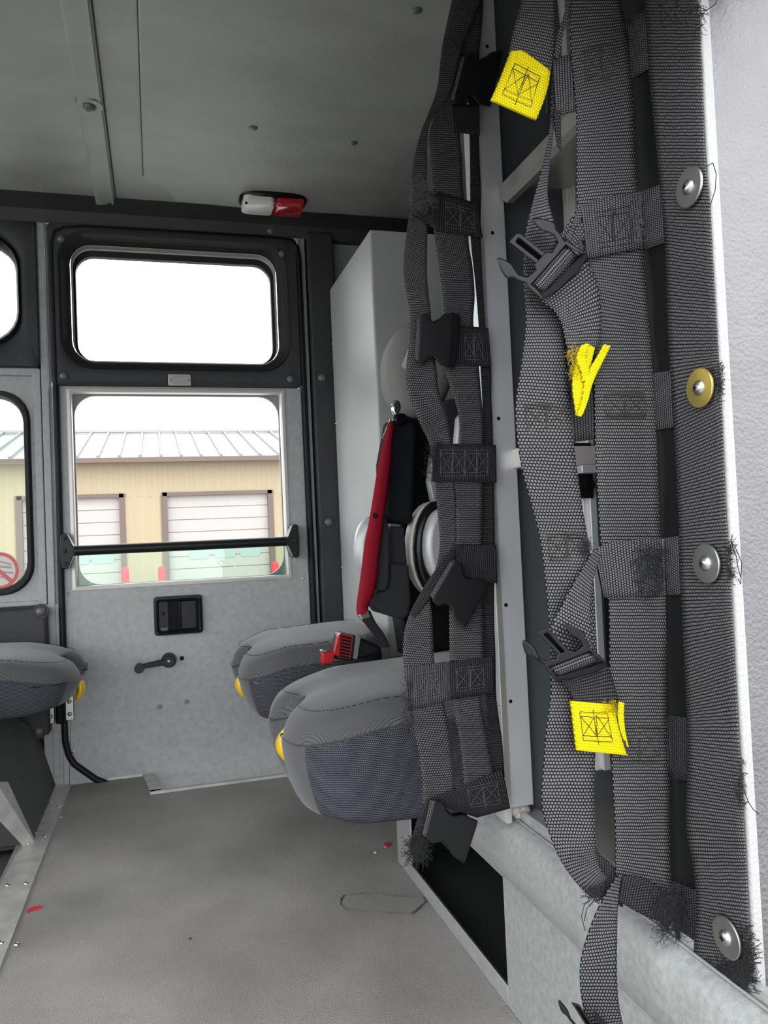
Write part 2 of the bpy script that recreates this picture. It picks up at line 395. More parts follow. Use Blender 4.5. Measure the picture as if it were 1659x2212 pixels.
G().prism(q, [v + Vector((0, .0003, 0)) for v in q]).mk('red_bar', STR, stk)
# dark pad below the left window
g = G(); g.box(xL + .9, DX(106, 1350)[0], 2.15, 2.215, DX(50, 1585)[1], zlo - .003)
o = g.mk('trim_5', PAD, bevel=.008, seg=3); struct(o)
button(88, 1321, 2.148, o); button(83, 1580, 2.148, o)
g = G(); g.box(DX(90, 1400)[0], DX(131, 1400)[0], 2.19, 2.215, -.02, zlo); struct(g.mk('trim_6', PANEL, bevel=.002))
# other sides of the cab, mostly out of frame, that shape the light
g = G(); g.box(.98, 1.0, .46, 2.24, -.3, ZC + .04); struct(g.mk('wall_right', LOCK))
g = G(); g.box(-2.22, -2.2, .46, 2.24, -.3, .40); g.box(-2.22, -2.2, .46, 2.24, 1.46, ZC + .04); struct(g.mk('wall_left', PAD))
g = G(); g.box(-2.2, -.85, .44, .47, -.3, .55); g.box(-2.2, -.85, .44, .47, 1.40, ZC + .04); g.box(-1.0, -.85, .44, .47, .55, 1.4); struct(g.mk('wall_near', PANEL))
g = G(); g.box(-.86, .42, .42, .47, 1.02, ZC + .04); struct(g.mk('trim_11', PANEL))
g = G(); g.box(-2.22, 1.0, .28, .46, ZC, ZC + .04); struct(g.mk('trim_12', PANEL))
g = G(); g.box(-2.2, fx0, .46, 2.24, -.06, -.03); struct(g.mk('trim_10', ENG))

# ------------------------------------------------------------------ the far door
door = empty('door_1', ((xdl + xdr) / 2, YD, 0)); struct(door)
zpad = DX(380, 838)[1]
xl, xr = xdl + .004, xdr - .002
padw = padded_window('padded_window_surround', (xl, zpad, xr, zdt - .006), (W1[0] - .006, W1[1] - .006, W1[2] + .006, W1[3] + .006), .06, PAD, y0=2.172, dep=.05, parent=door)
RIM = mat('black_window_reveal', (.011, .011, .013), .65)
G().rings(window_ring(rr(W1[0] - .032, W1[1] - .030, W1[2] + .032, W1[3] + .034, .085), rr(W1[0] - .002, W1[1] - .002, W1[2] + .002, W1[3] + .002, .055), [(0, 2.1755), (.12, 2.168), (.5, 2.174), (.9, 2.188), (1, 2.20)])).mk('padded_rim', RIM, padw, smooth=True)
win = bpy.data.objects.new('window_1', None); C.objects.link(win); WL['window_1'] = Vector((0, 2.2, W1[1])); win.parent = door; win.location = WL['window_1'] - wloc(door)
G().rings(window_ring(rr(*W1, .052), rr(W1[0] + .007, W1[1] + .002, W1[2] - .004, W1[3] - .004, .05), [(0, 2.196), (0, 2.226), (.5, 2.226), (1, 2.228)])).mk('window_frame', CREAM, win, smooth=True)
G().rings(window_ring(rr(W1[0] + .002, W1[1] + .001, W1[2] - .001, W1[3] - .002, .05), rr(W1[0] + .009, W1[1] + .004, W1[2] - .011, W1[3] - .020, .048), [(0, 2.228), (.3, 2.222), (1, 2.226), (1, 2.245)])).mk('rubber_gasket', RUB, win, smooth=True)
G().rings([at_y(rr(W1[0], W1[1], W1[2], W1[3], .05), 2.24)], True).mk('glass', GLASSC, win)
for px, py in ((132, 516), (609, 548), (137, 812), (627, 819)): button(px, py, 2.171, padw, r=.0105)
# lower painted skin round the opening
low = G().rings(window_ring(rr(xl, .5 - .72, xr, zpad - .001, .003), rr(W2[0] - .006, W2[1] - .006, W2[2] + .006, W2[3] + .004, .004), [(0, 2.22), (0, 2.184), (1, 2.184), (1, 2.20)])).mk('door_skin', PANEL, door, bevel=.0015)
win = bpy.data.objects.new('window_2', None); C.objects.link(win); WL['window_2'] = Vector((0, 2.2, W2[1])); win.parent = door; win.location = WL['window_2'] - wloc(door)
G().rings(window_ring(rr(W2[0] - .011, W2[1] - .010, W2[2] + .011, W2[3] + .009, .004), rr(*W2, .004), [(0, 2.185), (0, 2.180), (.7, 2.179), (1, 2.182), (1, 2.21)])).mk('window_channel', CREAM, win)
G().rings(window_ring(rr(W2[0] - .004, W2[1] - .004, W2[2] + .004, W2[3] + .004, .003), rr(W2[0] + .003, W2[1] + .001, W2[2] - .001, W2[3] - .002, .055), [(0, 2.222), (1, 2.222), (1, 2.235)])).mk('corner_mask', PANELD, win)
zg = DX(390, 1186)[1]
g = G(); g.box(W2[0], W2[2], 2.208, 2.213, W2[1] - .01, zg); g.mk('lowered_glass', GLASS, win)
# builder's plate
def rivet(name, p, nrm, r, h, m, parent): return G().dome(p, nrm, r, h, 12, 3).mk(name, m, parent, smooth=True)
pa = AY(363, 808, 2.168); pb = AY(413, 833, 2.168)
g = G().box(pa.x, pb.x, 2.166, 2.170, pb.z, pa.z); pt = g.mk('data_plate', mat('etched_plate', (.55, .52, .5), .4, metal=.5), door, bevel=.002)
INK = mat('plate_engraving', (.33, .31, .3), .6)
g = G()
for i in range(6):
    wd = (.020, .024, .026, .022, .023, .017)[i]; z = pa.z - .006 - i * .0042; x = (pa.x + pb.x) / 2; g.box(x - wd, x + wd, 2.1655, 2.166, z - .0007, z + .0007)
g.mk('engraved_text', INK, pt)
for x in (pa.x + .006, pb.x - .006): rivet('rivet', (x, 2.166, (pa.z + pb.z) / 2 - .002), (0, -1, 0), .0028, .0015, PANELD, pt)
# crash bar
bl = AY(158, 1190, 2.13); br = AY(622, 1169, 2.13)
barz = (bl.z + br.z) / 2
bar = G().tube([(bl.x, 2.13, bl.z), (br.x, 2.13, br.z)], .0128, 16).mk('window_guard_bar', PLAST, door, smooth=True)
for x, sgn in ((bl.x, -1), (br.x, 1)):
    g = G(); xo = x + sgn * .012
    prof = [(xo, barz + .043), (xo + sgn * .010, barz + .046), (xo + sgn * .016, barz + .04), (xo + sgn * .018, barz), (xo + sgn * .016, barz - .04), (xo + sgn * .010, barz - .046), (xo, barz - .043), (xo - sgn * .012, barz - .014), (xo - sgn * .018, barz - .009), (xo - sgn * .018, barz + .009), (xo - sgn * .012, barz + .014)]
    if sgn < 0: prof = prof[::-1]
    g.prism([Vector((a, 2.118, b)) for a, b in prof], [Vector((a, 2.182, b)) for a, b in prof])
    bk = g.mk('bar_bracket', PLAST, bar, bevel=.002)
    g = G()
    for dz in (-.032, 0, .032): g.dome((xo + sgn * .006, 2.118, barz + dz), (0, -1, 0), .0055, .003, 12, 3)
    g.mk('bracket_screws', RIM, bar, smooth=True)
# pocket handle
pa = AY(331, 1290, 2.18); pb = AY(439, 1366, 2.18); x0, x1, z0, z1 = pa.x, pb.x, pb.z, pa.z
h = G().rings(window_ring(rr(x0, z0, x1, z1, .009), rr(x0 + .013, z0 + .012, x1 - .012, z1 - .014, .004), [(0, 2.184), (0, 2.174), (.15, 2.169), (.5, 2.168), (.85, 2.171), (1, 2.178), (1, 2.205)]))
h = h.mk('pocket_handle', PLASTG, door, smooth=True)
G().box(x0 + .008, x1 - .008, 2.1805, 2.186, z0 + .008, z1 - .008).mk('pocket', PLASTB, h)
wp = (x1 - x0)
G().box(x0 + .013, x0 + .036, 2.178, 2.2, z0 + .012, z1 - .013).mk('lock_plate', mat('lock_plate_grey', (.02, .02, .024), .4, spec=.2), h)
G().disc((x0 + .0245, 2.178, (z0 + z1) / 2 + .006), (0, -1, 0), .0045, .001).mk('lock_cylinder', PLASTB, h)
g = G()
GT = mat('worn_lettering', (.35, .33, .3), .5)
for i, sh in enumerate(('7', '0', '5')):
    xx = x0 + .016 + i * .0062; zz = z0 + .013
    if sh == '7': g.box(xx, xx + .0045, 2.1772, 2.1778, zz + .005, zz + .0062); g.box(xx + .003, xx + .0043, 2.1772, 2.1778, zz, zz + .005)
    elif sh == '0':
        for q in ((0, .0012, 0, .006), (.0033, .0045, 0, .006), (0, .0045, 0, .0012), (0, .0045, .005, .0062)): g.box(xx + q[0], xx + q[1], 2.1772, 2.1778, zz + q[2], zz + q[3])
    else:
        for q in ((0, .0045, 0, .0012), (0, .0045, .0026, .0037), (0, .0045, .005, .0062), (0, .0012, .003, .006), (.0033, .0045, 0, .003)): g.box(xx + q[0], xx + q[1], 2.1772, 2.1778, zz + q[2], zz + q[3])
g.mk('moulded_mark', GT, h)
G().box(x0 + .064, x1 - .015, 2.180, 2.2, z0 + .012, z1 - .014).mk('pull_paddle', mat('paddle_grey', (.014, .014, .017), .35, spec=.2), h, bevel=.003)
g = G(); g.tube([(x0 + .060, 2.184, z0 + .012), (x0 + .060, 2.184, z1 - .014)], .004, 8); g.tube([(x0 + .069, 2.18, z0 + .012), (x0 + .069, 2.18, z1 - .014)], .0022, 8); g.mk('hinge_pin', PLASTG, h, smooth=True)
# window crank
c0 = AY(365, 1428, 2.16); c1 = AY(301, 1441, 2.15)
crk = G().disc(Vector((c0.x, 2.184, c0.z)), (0, -1, 0), .0195, .016).disc(Vector((c0.x, 2.168, c0.z)), (0, -1, 0), .013, .014).mk('window_crank', PLAST, door, smooth=True)
d = Vector((c1.x - c0.x, 0, c1.z - c0.z)); dn = d.normalized(); n = Vector((-dn.z, 0, dn.x))
a = [Vector((c0.x, 2.155, c0.z)) + n * .009, Vector((c0.x, 2.155, c0.z)) - n * .009, c1 - n * .0055, c1 + n * .0055]
G().prism(a, [v + Vector((0, .008, 0)) for v in a]).mk('crank_arm', PLASTG, crk, bevel=.002)
G().tube([c1 + Vector((0, .006, 0)), c1 - Vector((0, .03, 0))], .0105, 14, r1=.0125).mk('crank_knob', PLAST, crk, smooth=True)
rivet('screw', (c0.x, 2.154, c0.z), (0, -1, 0), .0045, .003, CHROME, crk)
for px, py, rad, m in ((345, 1527, .0068, PANELD), (403, 1516, .0068, PANELD), (393, 1422, .006, RUB)):
    p = AY(px, py, 2.184); rivet('bolt_head', p, (0, -1, 0), rad, .005, m, door)
for px, py in ((148, 1282), (655, 1250), (158, 1624)):
    p = AY(px, py, 2.184); rivet('screw', p, (0, -1, 0), .0042, .003, CHROME, door)
# door seal all round
def P2(px, py, Y=2.178): return AY(px, py, Y)
sp = [P2(250, 1700), P2(208, 1684), P2(185, 1668), P2(160, 1650), P2(148, 1630), P2(141, 1600), P2(139, 1560)]
g = G()
left = [(137, 1400), (132, 1250), (127, 1050), (121, 850), (115, 650), (112, 560), (112, 525), (119, 502), (140, 494), (180, 492), (300, 499), (450, 508), (590, 516), (625, 521), (640, 533), (645, 560), (651, 700), (664, 1000), (680, 1350), (690, 1600)]
g.tube(sp + [P2(137, 1480)] + [P2(*p) for p in left], .0082, 10)
tag(g.mk('door_seal', RUB, smooth=True), 'black rubber seal running round the far door opening', 'seal')
# hinge behind left seat
hg = door
for q in ((98, 1500, 119, 1562), (140, 1500, 161, 1555)):
    a = AY(q[0], q[1], 2.176); b = AY(q[2], q[3], 2.176)
    o = G().box(a.x, b.x, 2.172, 2.18, b.z, a.z).mk('hinge_leaf', STEEL, hg, bevel=.002)
    for f in (.25, .72): rivet('bolt_head', ((a.x + b.x) / 2, 2.172, b.z + (a.z - b.z) * f), (0, -1, 0), .0055, .003, STEEL, o)
a = AY(119, 1490, 2.17); b = AY(140, 1562, 2.17); G().box(a.x, b.x, 2.163, 2.188, b.z, a.z).mk('hinge_knuckle', PLASTB, hg, bevel=.004)

# ------------------------------------------------------------------ dome lamp
dl = empty('dome_lamp', cz(590, 450), 'oval ceiling lamp with a white half and a red half', 'lamp')
def lampel(x0, x1, y0, y1, z0, z1, r): 
    a = rr(x0, y0, x1, y1, r); return [[Vector((x, y, z0)) for x, y in a]]
lx0 = cz(518, 440).x; lx1 = cz(664, 452).x; ly = min(cz(590, 450).y, 2.06)
lx0, lx1 = AY(518, 445, 2.0).x, AY(666, 452, 2.0).x
def ov(sx, z, cx=(lx0 + lx1) / 2, w=(lx1 - lx0) / 2, d=.055): return [Vector((cx + w * sx * math.copysign(abs(math.cos(t)) ** .6, math.cos(t)), 2.02 + d * sx * math.copysign(abs(math.sin(t)) ** .7, math.sin(t)), z)) for t in [2 * PI * i / 40 for i in range(40)]]
G().rings([ov(1, ZC), ov(1, ZC - .014), ov(.93, ZC - .022), ov(.8, ZC - .023)], False, True).mk('lamp_base', PLASTG, dl, smooth=True)
cx = (lx0 + lx1) / 2; hw = (lx1 - lx0) / 2
for a, b, m, nme in ((cx - hw * .90, cx - .001, WHITE, 'white_lens'), (cx + .001, cx + hw * .86, LENSR, 'red_lens')):
    l = rr(a, 1.975, b, 2.06, .014); l2 = rr(a + .006, 1.982, b - .002, 2.05, .012)
    G().rings([[Vector((x, y, ZC - .02)) for x, y in l], [Vector((x, y, ZC - .034)) for x, y in l], [Vector((x, y, ZC - .04)) for x, y in l2]], False, True).mk(nme, m, dl, smooth=True)
G().dome((cx - hw * .83, 1.985, ZC - .038), (0, -.5, -1), .004, .003).mk('lamp_switch', PLASTB, dl)

# ------------------------------------------------------------------ tall grey cabinet by the far wall
xc = .457; yc0 = 1.60
ct = AY(712, 625, YD - .04)
xc = AY(712, 625, 2.16).x; ctz = ct.z
r = ray(797, 495); k = (ctz - EYE.z) / r.z; yc0 = r.y * k; xc2 = r.x * k
print('cabinet', xc, xc2, ctz, yc0)
cab = empty('tall_cabinet', (xc + .2, (yc0 + 2.16) / 2, 0), 'tall light grey metal cabinet beside the far door', 'cabinet')
G().box(xc, .975, yc0, 2.16, .0, ctz).mk('cabinet_body', CABM, cab, bevel=.004)
for px, py in ((716, 743), (725, 915), (740, 1225)):
    p = AY(px, py, 2.15); rivet('screw', (xc + .0, 2.15, p.z), (-1, -.3, 0), .0035, .003, CHROME, cab)

# ------------------------------------------------------------------ building and yard beyond
YB = 26
bd = empty('metal_building', (0, YB, -.95), 'long tan metal building with overhead doors beyond the windows', 'building')
ev = AY(390, 990, YB).z; gz = -.95
def bx_(px0, px1): return AY(px0, 1100, YB).x, AY(px1, 1100, YB).x
doors = [(bx_(352, 588)), bx_(37, 268), bx_(-380, -148 + 10), bx_(-790, -560), bx_(700, 930)]
dtop = AY(460, 1068, YB).z
g = G(); xs = []; x = -22
ds = sorted(doors)
edges = [-22.0] + [e for d_ in ds for e in d_] + [16.0]
def corr(x0, x1, z0, z1):
    n = max(2, int((x1 - x0) / .11)); top = []; bot = []
    for i in range(n + 1):
        xx = x0 + (x1 - x0) * i / n; y = YB + (.0 if (i % 3) else -.045)
        top.append(Vector((xx, y, z1))); bot.append(Vector((xx, y, z0)))
    g.rings([bot, top], closed=False)
corr(-22, 16, dtop, ev)
for i in range(0, len(edges), 2): corr(edges[i], edges[i + 1], gz, dtop)
g.mk('siding', TANW, bd)
for a, b in ds:
    g = G(); n = 8; hh = (dtop - gz) / n
    for i in range(n):
        g.box(a + .1, b - .1, YB + .10, YB + .14, gz + i * hh + .015, gz + (i + 1) * hh - .01)
    g.box(a + .1, b - .1, YB + .14, YB + .16, gz, dtop)
    dr = g.mk('overhead_door', DOORW, bd)
    g = G(); g.box(a - .04, a + .14, YB - .07, YB + .12, gz, dtop + .1); g.box(b - .14, b + .04, YB - .07, YB + .12, gz, dtop + .1); g.box(a, b, YB - .07, YB + .12, dtop - .02, dtop + .1)
    g.mk('door_trim', BROWN, bd)
    zl = AY(500, 1190, YB).z; ww = (b - a)
    for i in range(3):
        c = a + ww * (.31 + .235 * i)
        l = rr(c - .33, zl - .21, c + .33, zl + .21, .1); G().prism(at_y(l, YB + .085), at_y(l, YB + .12)).mk('door_window', DGLS, dr)
zr = AY(390, 935, YB + 6).z
g = G(); g.add([(-23, YB - .5, ev), (17, YB - .5, ev), (17, YB + 6, zr), (-23, YB + 6, zr), (-23, YB - .5, ev - .12), (17, YB - .5, ev - .12)], [(0, 1, 2, 3), (4, 5, 1, 0)])
g.add([(-23, YB + 6, zr), (17, YB + 6, zr), (17, YB + 12, ev), (-23, YB + 12, ev)], [(0, 1, 2, 3)])
rf = g.mk('roof', ROOFM, bd)
g = G(); x = -22.8
while x < 17:
    g.prism([Vector((x, YB - .52, ev - .03)), Vector((x + .10, YB - .52, ev - .03)), Vector((x + .08, YB - .52, ev + .07)), Vector((x + .02, YB - .52, ev + .07))], [Vector((x, YB + 6, zr)), Vector((x + .10, YB + 6, zr)), Vector((x + .08, YB + 6, zr + .09)), Vector((x + .02, YB + 6, zr + .09))]); x += .62
g.mk('roof_ribs', ROOFM, rf)
g = G(); g.box(-23, 17, YB - .6, YB - .5, ev - .16, ev - .02); g.mk('eave_gutter', BROWN, bd)
g = G(); g.box(-23, 17, YB + 5.9, YB + 6.1, zr + .02, zr + .12); g.mk('ridge_cap', mat('ridge', (.3, .3, .3), .6), bd)
for i, (px, py, lb) in enumerate(((270, 1226, 'red steel bollard left of the middle wall strip, seen through the door window'), (349, 1224, 'red steel bollard right of the middle wall strip, seen through the door window'), (594, 1214, 'red steel bollard at the far right end of the door window view'))):
    p = AY(px, py, 25.0); g = G().tube([(p.x, 25, gz), (p.x, 25, p.z - .08)], .11, 14); g.dome((p.x, 25, p.z - .08), (0, 0, 1), .11, .1)
    tag(g.mk('bollard', REDP, smooth=True), lb, 'bollard', 'red bollards beside the overhead doors')

# ------------------------------------------------------------------ left: riser panel, sill strips
g = G()
p1, p2, p3, p4 = AZ(155, 1690), AZ(-40, 2190), AZ(-95, 2190), AZ(118, 1690)
strip = [AZ(158, 1686), AZ(102, 1830), AZ(0, 2095), AZ(-60, 2240), AZ(-150, 2240), AZ(-42, 2000), AZ(44, 1830), AZ(112, 1686)]
a = [v + Vector((0, 0, .003)) for v in strip]
st = G().prism(a, [v - Vector((0, 0, .006)) for v in a]).mk('trim_7', ALUD); struct(st)
for px, py in ((110, 1735), (126, 1742), (75, 1800), (97, 1806), (62, 1822), (17, 1912), (57, 1908), (3, 2036), (36, 2040)):
    rivet('rivet', AZ(px, py, .003), (0, 0, 1), .0042, .003, CHROME, st)
# dark riser rising from the strip, with a shelf and aluminium angle
rA, rB = AZ(133, 1668), AZ(71, 1822)
rn_ = (rB - rA).cross(AY(0, 1528, 1.90) - rA).normalized()
def PL(px, py, off=0):
    r = ray(px, py); k = (rA - EYE).dot(rn_) / r.dot(rn_); return EYE + r * k
q = [PL(-140, 1500), PL(0, 1528), PL(88, 1585), rA, rB, PL(-12, 1690), PL(-140, 1570)]
struct(G().prism(q, [v + Vector((-.30, .02, 0)) for v in q]).mk('trim_8', ENG))
e0, e1 = PL(-14, 1690), rB
g = G(); nn_ = rn_ if rn_.dot(EYE - rA) > 0 else -rn_
inp = (PL(28, 1690) - PL(-14, 1690)) * .62; dn_ = Vector((-.006, .0, -.045))
o_ = nn_ * .004
q = [e0 + o_, e0 + inp + o_, e1 + inp * .12 + o_, e1 + o_]; g.prism(q, [v - nn_ * .003 for v in q])
q = [e0 + o_, e1 + o_, e1 + dn_ * .35 + o_ + Vector((-.012, 0, 0)), e0 + dn_ + o_ + Vector((-.012, 0, 0))]; g.prism(q, [v + Vector((0, .003, 0)) for v in q])
ang = tag(g.mk('edge_angle', ALUD, bevel=.001), 'diagonal bright aluminium edge angle at lower left', 'trim strip')
for f in (.15, .5, .8): rivet('rivet', e0.lerp(e1, f) + inp * (1 - f * .9) * .55 + o_, nn_, .003, .002, CHROME, ang)
yb_ = rB.y + .012
def PY_(px, py): return AY(px, py, yb_ + .02)
g = G(); g.add([e0 + Vector((-.01, .01, -.02)), e1 + Vector((-.012, .012, .0)), Vector((rB.x - .02, yb_, -.01)), Vector((-.9, yb_ - .02, -.01)), Vector((-.9, yb_, .22))], [(0, 1, 2, 3, 4)])
g.mk('footwell_carpet', mat('dark_blue_carpet', (.028, .03, .038), .9, bump=.6, bscale=500), st)

# ------------------------------------------------------------------ seats
def seat(name, label, xf, xb, y0, y1, zt, sgn=1, bh=.15, rot=0):
    """cushion whose nose points to -X (sgn 1) or +X (sgn -1)"""
    L = xb - xf; Wd = (y1 - y0); yc = (y0 + y1) / 2; n = 96
    root = empty(name, ((xf + xb) / 2 * sgn if sgn > 0 else -(xf + xb) / 2, yc, zt - bh), label, 'seat')
    def plan(sc, notch, flat=1.0, z=0, rec=0):
        out = []
        for i in range(n):
            t = 2 * PI * i / n; cx, sy = math.cos(t), math.sin(t)
            ex, ey = (.50, .42)
            x = (xf + xb) / 2 + L / 2 * math.copysign(abs(cx) ** ex, cx) * sc + (1 - sc) * L * .10
            y = yc + Wd / 2 * math.copysign(abs(sy) ** ey, sy) * sc
            if cx < 0:
                q = (y - yc) / (Wd * .075); dn = notch * math.exp(-q * q); x += dn
            # the sides taper in a little towards the nose
            fr = max(0, min(1, (xb - x) / L)); y = yc + (y - yc) * (1 - .10 * fr ** 3)
            zz = z(fr, (y - yc) / Wd * 2, sc) if callable(z) else z
            x += rec * max(0, (fr - .55) / .45) ** 2
            out.append(Vector((sgn * x, y, zz)))
        return out
    def ztop(dz):
        def f(fr, v, sc):
            z = zt + dz
            z += .018 * (1 - fr) - .028 * max(0, fr - .7) / .3 * sc     # nose rolls down
            z += .010 * (1 - v * v)
            z -= .014 * math.exp(-((v) / .18) ** 2) * max(0, (fr - .72) / .28)
            return z
        return f
    loops = [plan(.02, 0, z=ztop(.004)), plan(.35, 0, z=ztop(.004)), plan(.6, 0, z=ztop(.004)), plan(.74, .0, z=ztop(.004)), plan(.83, .012, z=ztop(.003)), plan(.885, .032, z=ztop(.0)), plan(.93, .056, z=ztop(-.003)), plan(.96, .072, z=ztop(-.011)), plan(.985, .078, z=ztop(-.021)), plan(.995, .074, z=ztop(-.034))]
    g = G(); g.rings(loops, True, False)
    g.uv = [(v.x, v.y) for v in g.v]
    if sgn < 0: g.f = [q[::-1] for q in g.f]
    cu = g.mk('seat_cushion', SEATTOP, root, smooth=True, angle=180, sub=1)
    def zs(dz): 
        f0 = ztop(0); return lambda fr, v, sc: zt - dz + .012 * max(0, fr - .8) / .2 
    lo2 = [plan(.995, .074, z=ztop(-.033)), plan(1.003, .072, z=ztop(-.040)), plan(1.01, .060, z=zs(bh * .45), rec=.002), plan(1.01, .040, z=zs(bh * .65), rec=.006), plan(1.0, .010, z=zs(bh * .88), rec=.016), plan(.985, 0, z=zs(bh), rec=.022), plan(.93, 0, z=zs(bh + .003), rec=.022), plan(.1, 0, z=zs(bh), rec=0)]
    g = G(); g.rings(lo2, False, True)
    uv = []; 
    for k, l in enumerate(lo2):
        acc = 0
        for i, p in enumerate(l):
            uv.append((acc, p.z)); acc += (l[(i + 1) % n] - p).length if k >= 0 else 0
    g.uv = uv
    if sgn < 0: g.f = [q[::-1] for q in g.f]
    sk = g.mk('seat_skirt', SEATSIDE, root, smooth=True, angle=180, sub=1)
    sk.data.materials.append(SEATTOP)
    for pg in sk.data.polygons:
        if pg.index < 7 * n and math.cos(2 * PI * (pg.index % n + .5) / n) < -.80: pg.material_index = 1
    # piping seam
    sm = [v + Vector((0, 0, .0)) for v in loops[-1]]
    G().rings([[p + Vector((-sgn * math.cos(2 * PI * i / n) * -.0012, math.sin(2 * PI * i / n) * .0012, dz)) for i, p in enumerate(sm)] for dz in (.0015, -.0015)]).mk('seam', SEATTOP, cu)
    # double stitch on top
    for sc_, nt in ((.90, .026),):
        l = plan(sc_, nt, z=ztop(.0035)); g = G()
        for i in range(0, n, 1): g.tube([l[i], l[(i + 1) % n].lerp(l[i], .35)], .0006, 4)
        g.mk('top_stitching', THK, cu)
    # yellow flip handle in the nose
    hx = sgn * (xf + .024); hz = zt - .084
    hd_ = []
    for k in range(9):
        t = k / 8; a = -PI * .25 + t * PI * .9
        hd_.append([Vector((hx - sgn * (.030 * math.sin(PI * t) ** .7 + .0), yc + .024 * math.cos(b) * (.75 + .25 * math.sin(PI * t)), hz + .026 - .052 * t + .006 * math.sin(b))) for b in [2 * PI * i / 14 for i in range(14)]])
    g = G()
    nb = 14
    ls = []
    for k in range(7):
        t = k / 6; rad = max(.05, math.sin(PI * (t * .94 + .03))) ** .5
        ls.append([Vector((hx - sgn * (.002 + .012 * math.sin(PI * t)) - sgn * .010 * rad * math.cos(b), yc + .025 * rad * math.sin(b), hz + .03 - .06 * t)) for b in [2 * PI * i / nb for i in range(nb)]])
    g.rings(ls, True, True)
    g.mk('flip_handle', YPL, root, smooth=True, sub=1)
    return root
s1 = seat('folding_seat', 'grey twill seat cushion in front with a yellow handle, nearest the camera', .172, .62, 1.10, 1.49, .350, 1, .165)
s2 = seat('folding_seat', 'grey twill seat cushion behind the nearer one, in front of the far door', .15, .455, 1.56, 1.94, .375, 1, .135)
s3 = seat('folding_seat', 'dark grey seat cushion at the left edge, facing the other two', .168, .62, 1.74, 2.12, .370, -1, .105)
bpy.data.objects[s3.name].location = bpy.data.objects[s3.name].location

# seat back hardware behind the nets
def blob(name, pts, y0, y1, m, parent, bev=.006, sub=0):
    """extruded outline given on the photo, standing between depths y0 and y1"""
    a = [AY(px, py, y0) for px, py in pts]
    s = 0
    for i in range(len(pts)): s += pts[i][0] * pts[(i + 1) % len(pts)][1] - pts[(i + 1) % len(pts)][0] * pts[i][1]
    b = [Vector((v.x, y1, v.z)) for v in a]
    return G().prism(a, b).mk(name, m, parent, bevel=bev, seg=4)
def ell(cx, cy, rx, ry, n=28): return [(cx + rx * math.cos(2 * PI * i / n), cy + ry * math.sin(2 * PI * i / n)) for i in range(n)]
bk = s2
blob('headrest', ell(915, 790, 72, 108), 1.46, 1.56, HEADM, bk, .03)
blob('headrest_tag', [(868, 790), (883, 753), (925, 760), (905, 815)], 1.452, 1.456, mat('tag_white', (.6, .6, .58), .5), bk, .0)
blob('back_shell', [(862, 900), (900, 870), (1000, 860), (1010, 1400), (880, 1420), (866, 1330)], 1.50, 1.57, LOCK, bk)
blob('shoulder_pad', [(846, 902), (895, 905), (902, 930), (893, 1132), (832, 1128), (828, 1000)], 1.40, 1.46, SLEEVE, bk, .01)
blob('side_bolster', [(825, 1112), (836, 1115), (842, 1150), (843, 1255), (836, 1276), (812, 1278), (806, 1262), (815, 1160)], 1.37, 1.42, SLEEVEG, bk, .01)
blob('strap_loop', [(843, 1136), (873, 1138), (880, 1218), (845, 1218)], 1.39, 1.42, SLEEVEG, bk, .003)
blob('lumbar_pad', [(843, 1216), (884, 1218), (890, 1300), (884, 1330), (872, 1340), (822, 1325), (800, 1300), (806, 1284), (830, 1278)], 1.38, 1.44, SLEEVEG, bk, .012)
blob('shell_wing', ell(806, 1185, 36, 70), 1.52, 1.56, SILV, bk, .015)
blob('bottle_clamp', [(950, 880), (965, 862), (1000, 858), (1015, 900), (1000, 960), (962, 958)], 1.40, 1.45, SLEEVEG, bk, .008)
blob('clamp_bracket', [(990, 900), (1010, 880), (1020, 960), (985, 960)], 1.36, 1.38, SILV, bk, .004)
blob('clamp_edge', [(932, 985), (945, 975), (960, 1100), (940, 1110), (925, 1040)], 1.45, 1.47, SILV, bk, .005)
wh = s1
blob('outer_rim', ell(940, 1185, 55, 103), 1.40, 1.44, mat('pale_rim', (.62, .6, .56), .4), wh, .006)
blob('black_groove', ell(948, 1185, 50, 104), 1.38, 1.41, PLASTG, wh, .01)
blob('silver_face', ell(958, 1178, 37, 80), 1.355, 1.39, SILV, wh, .012)
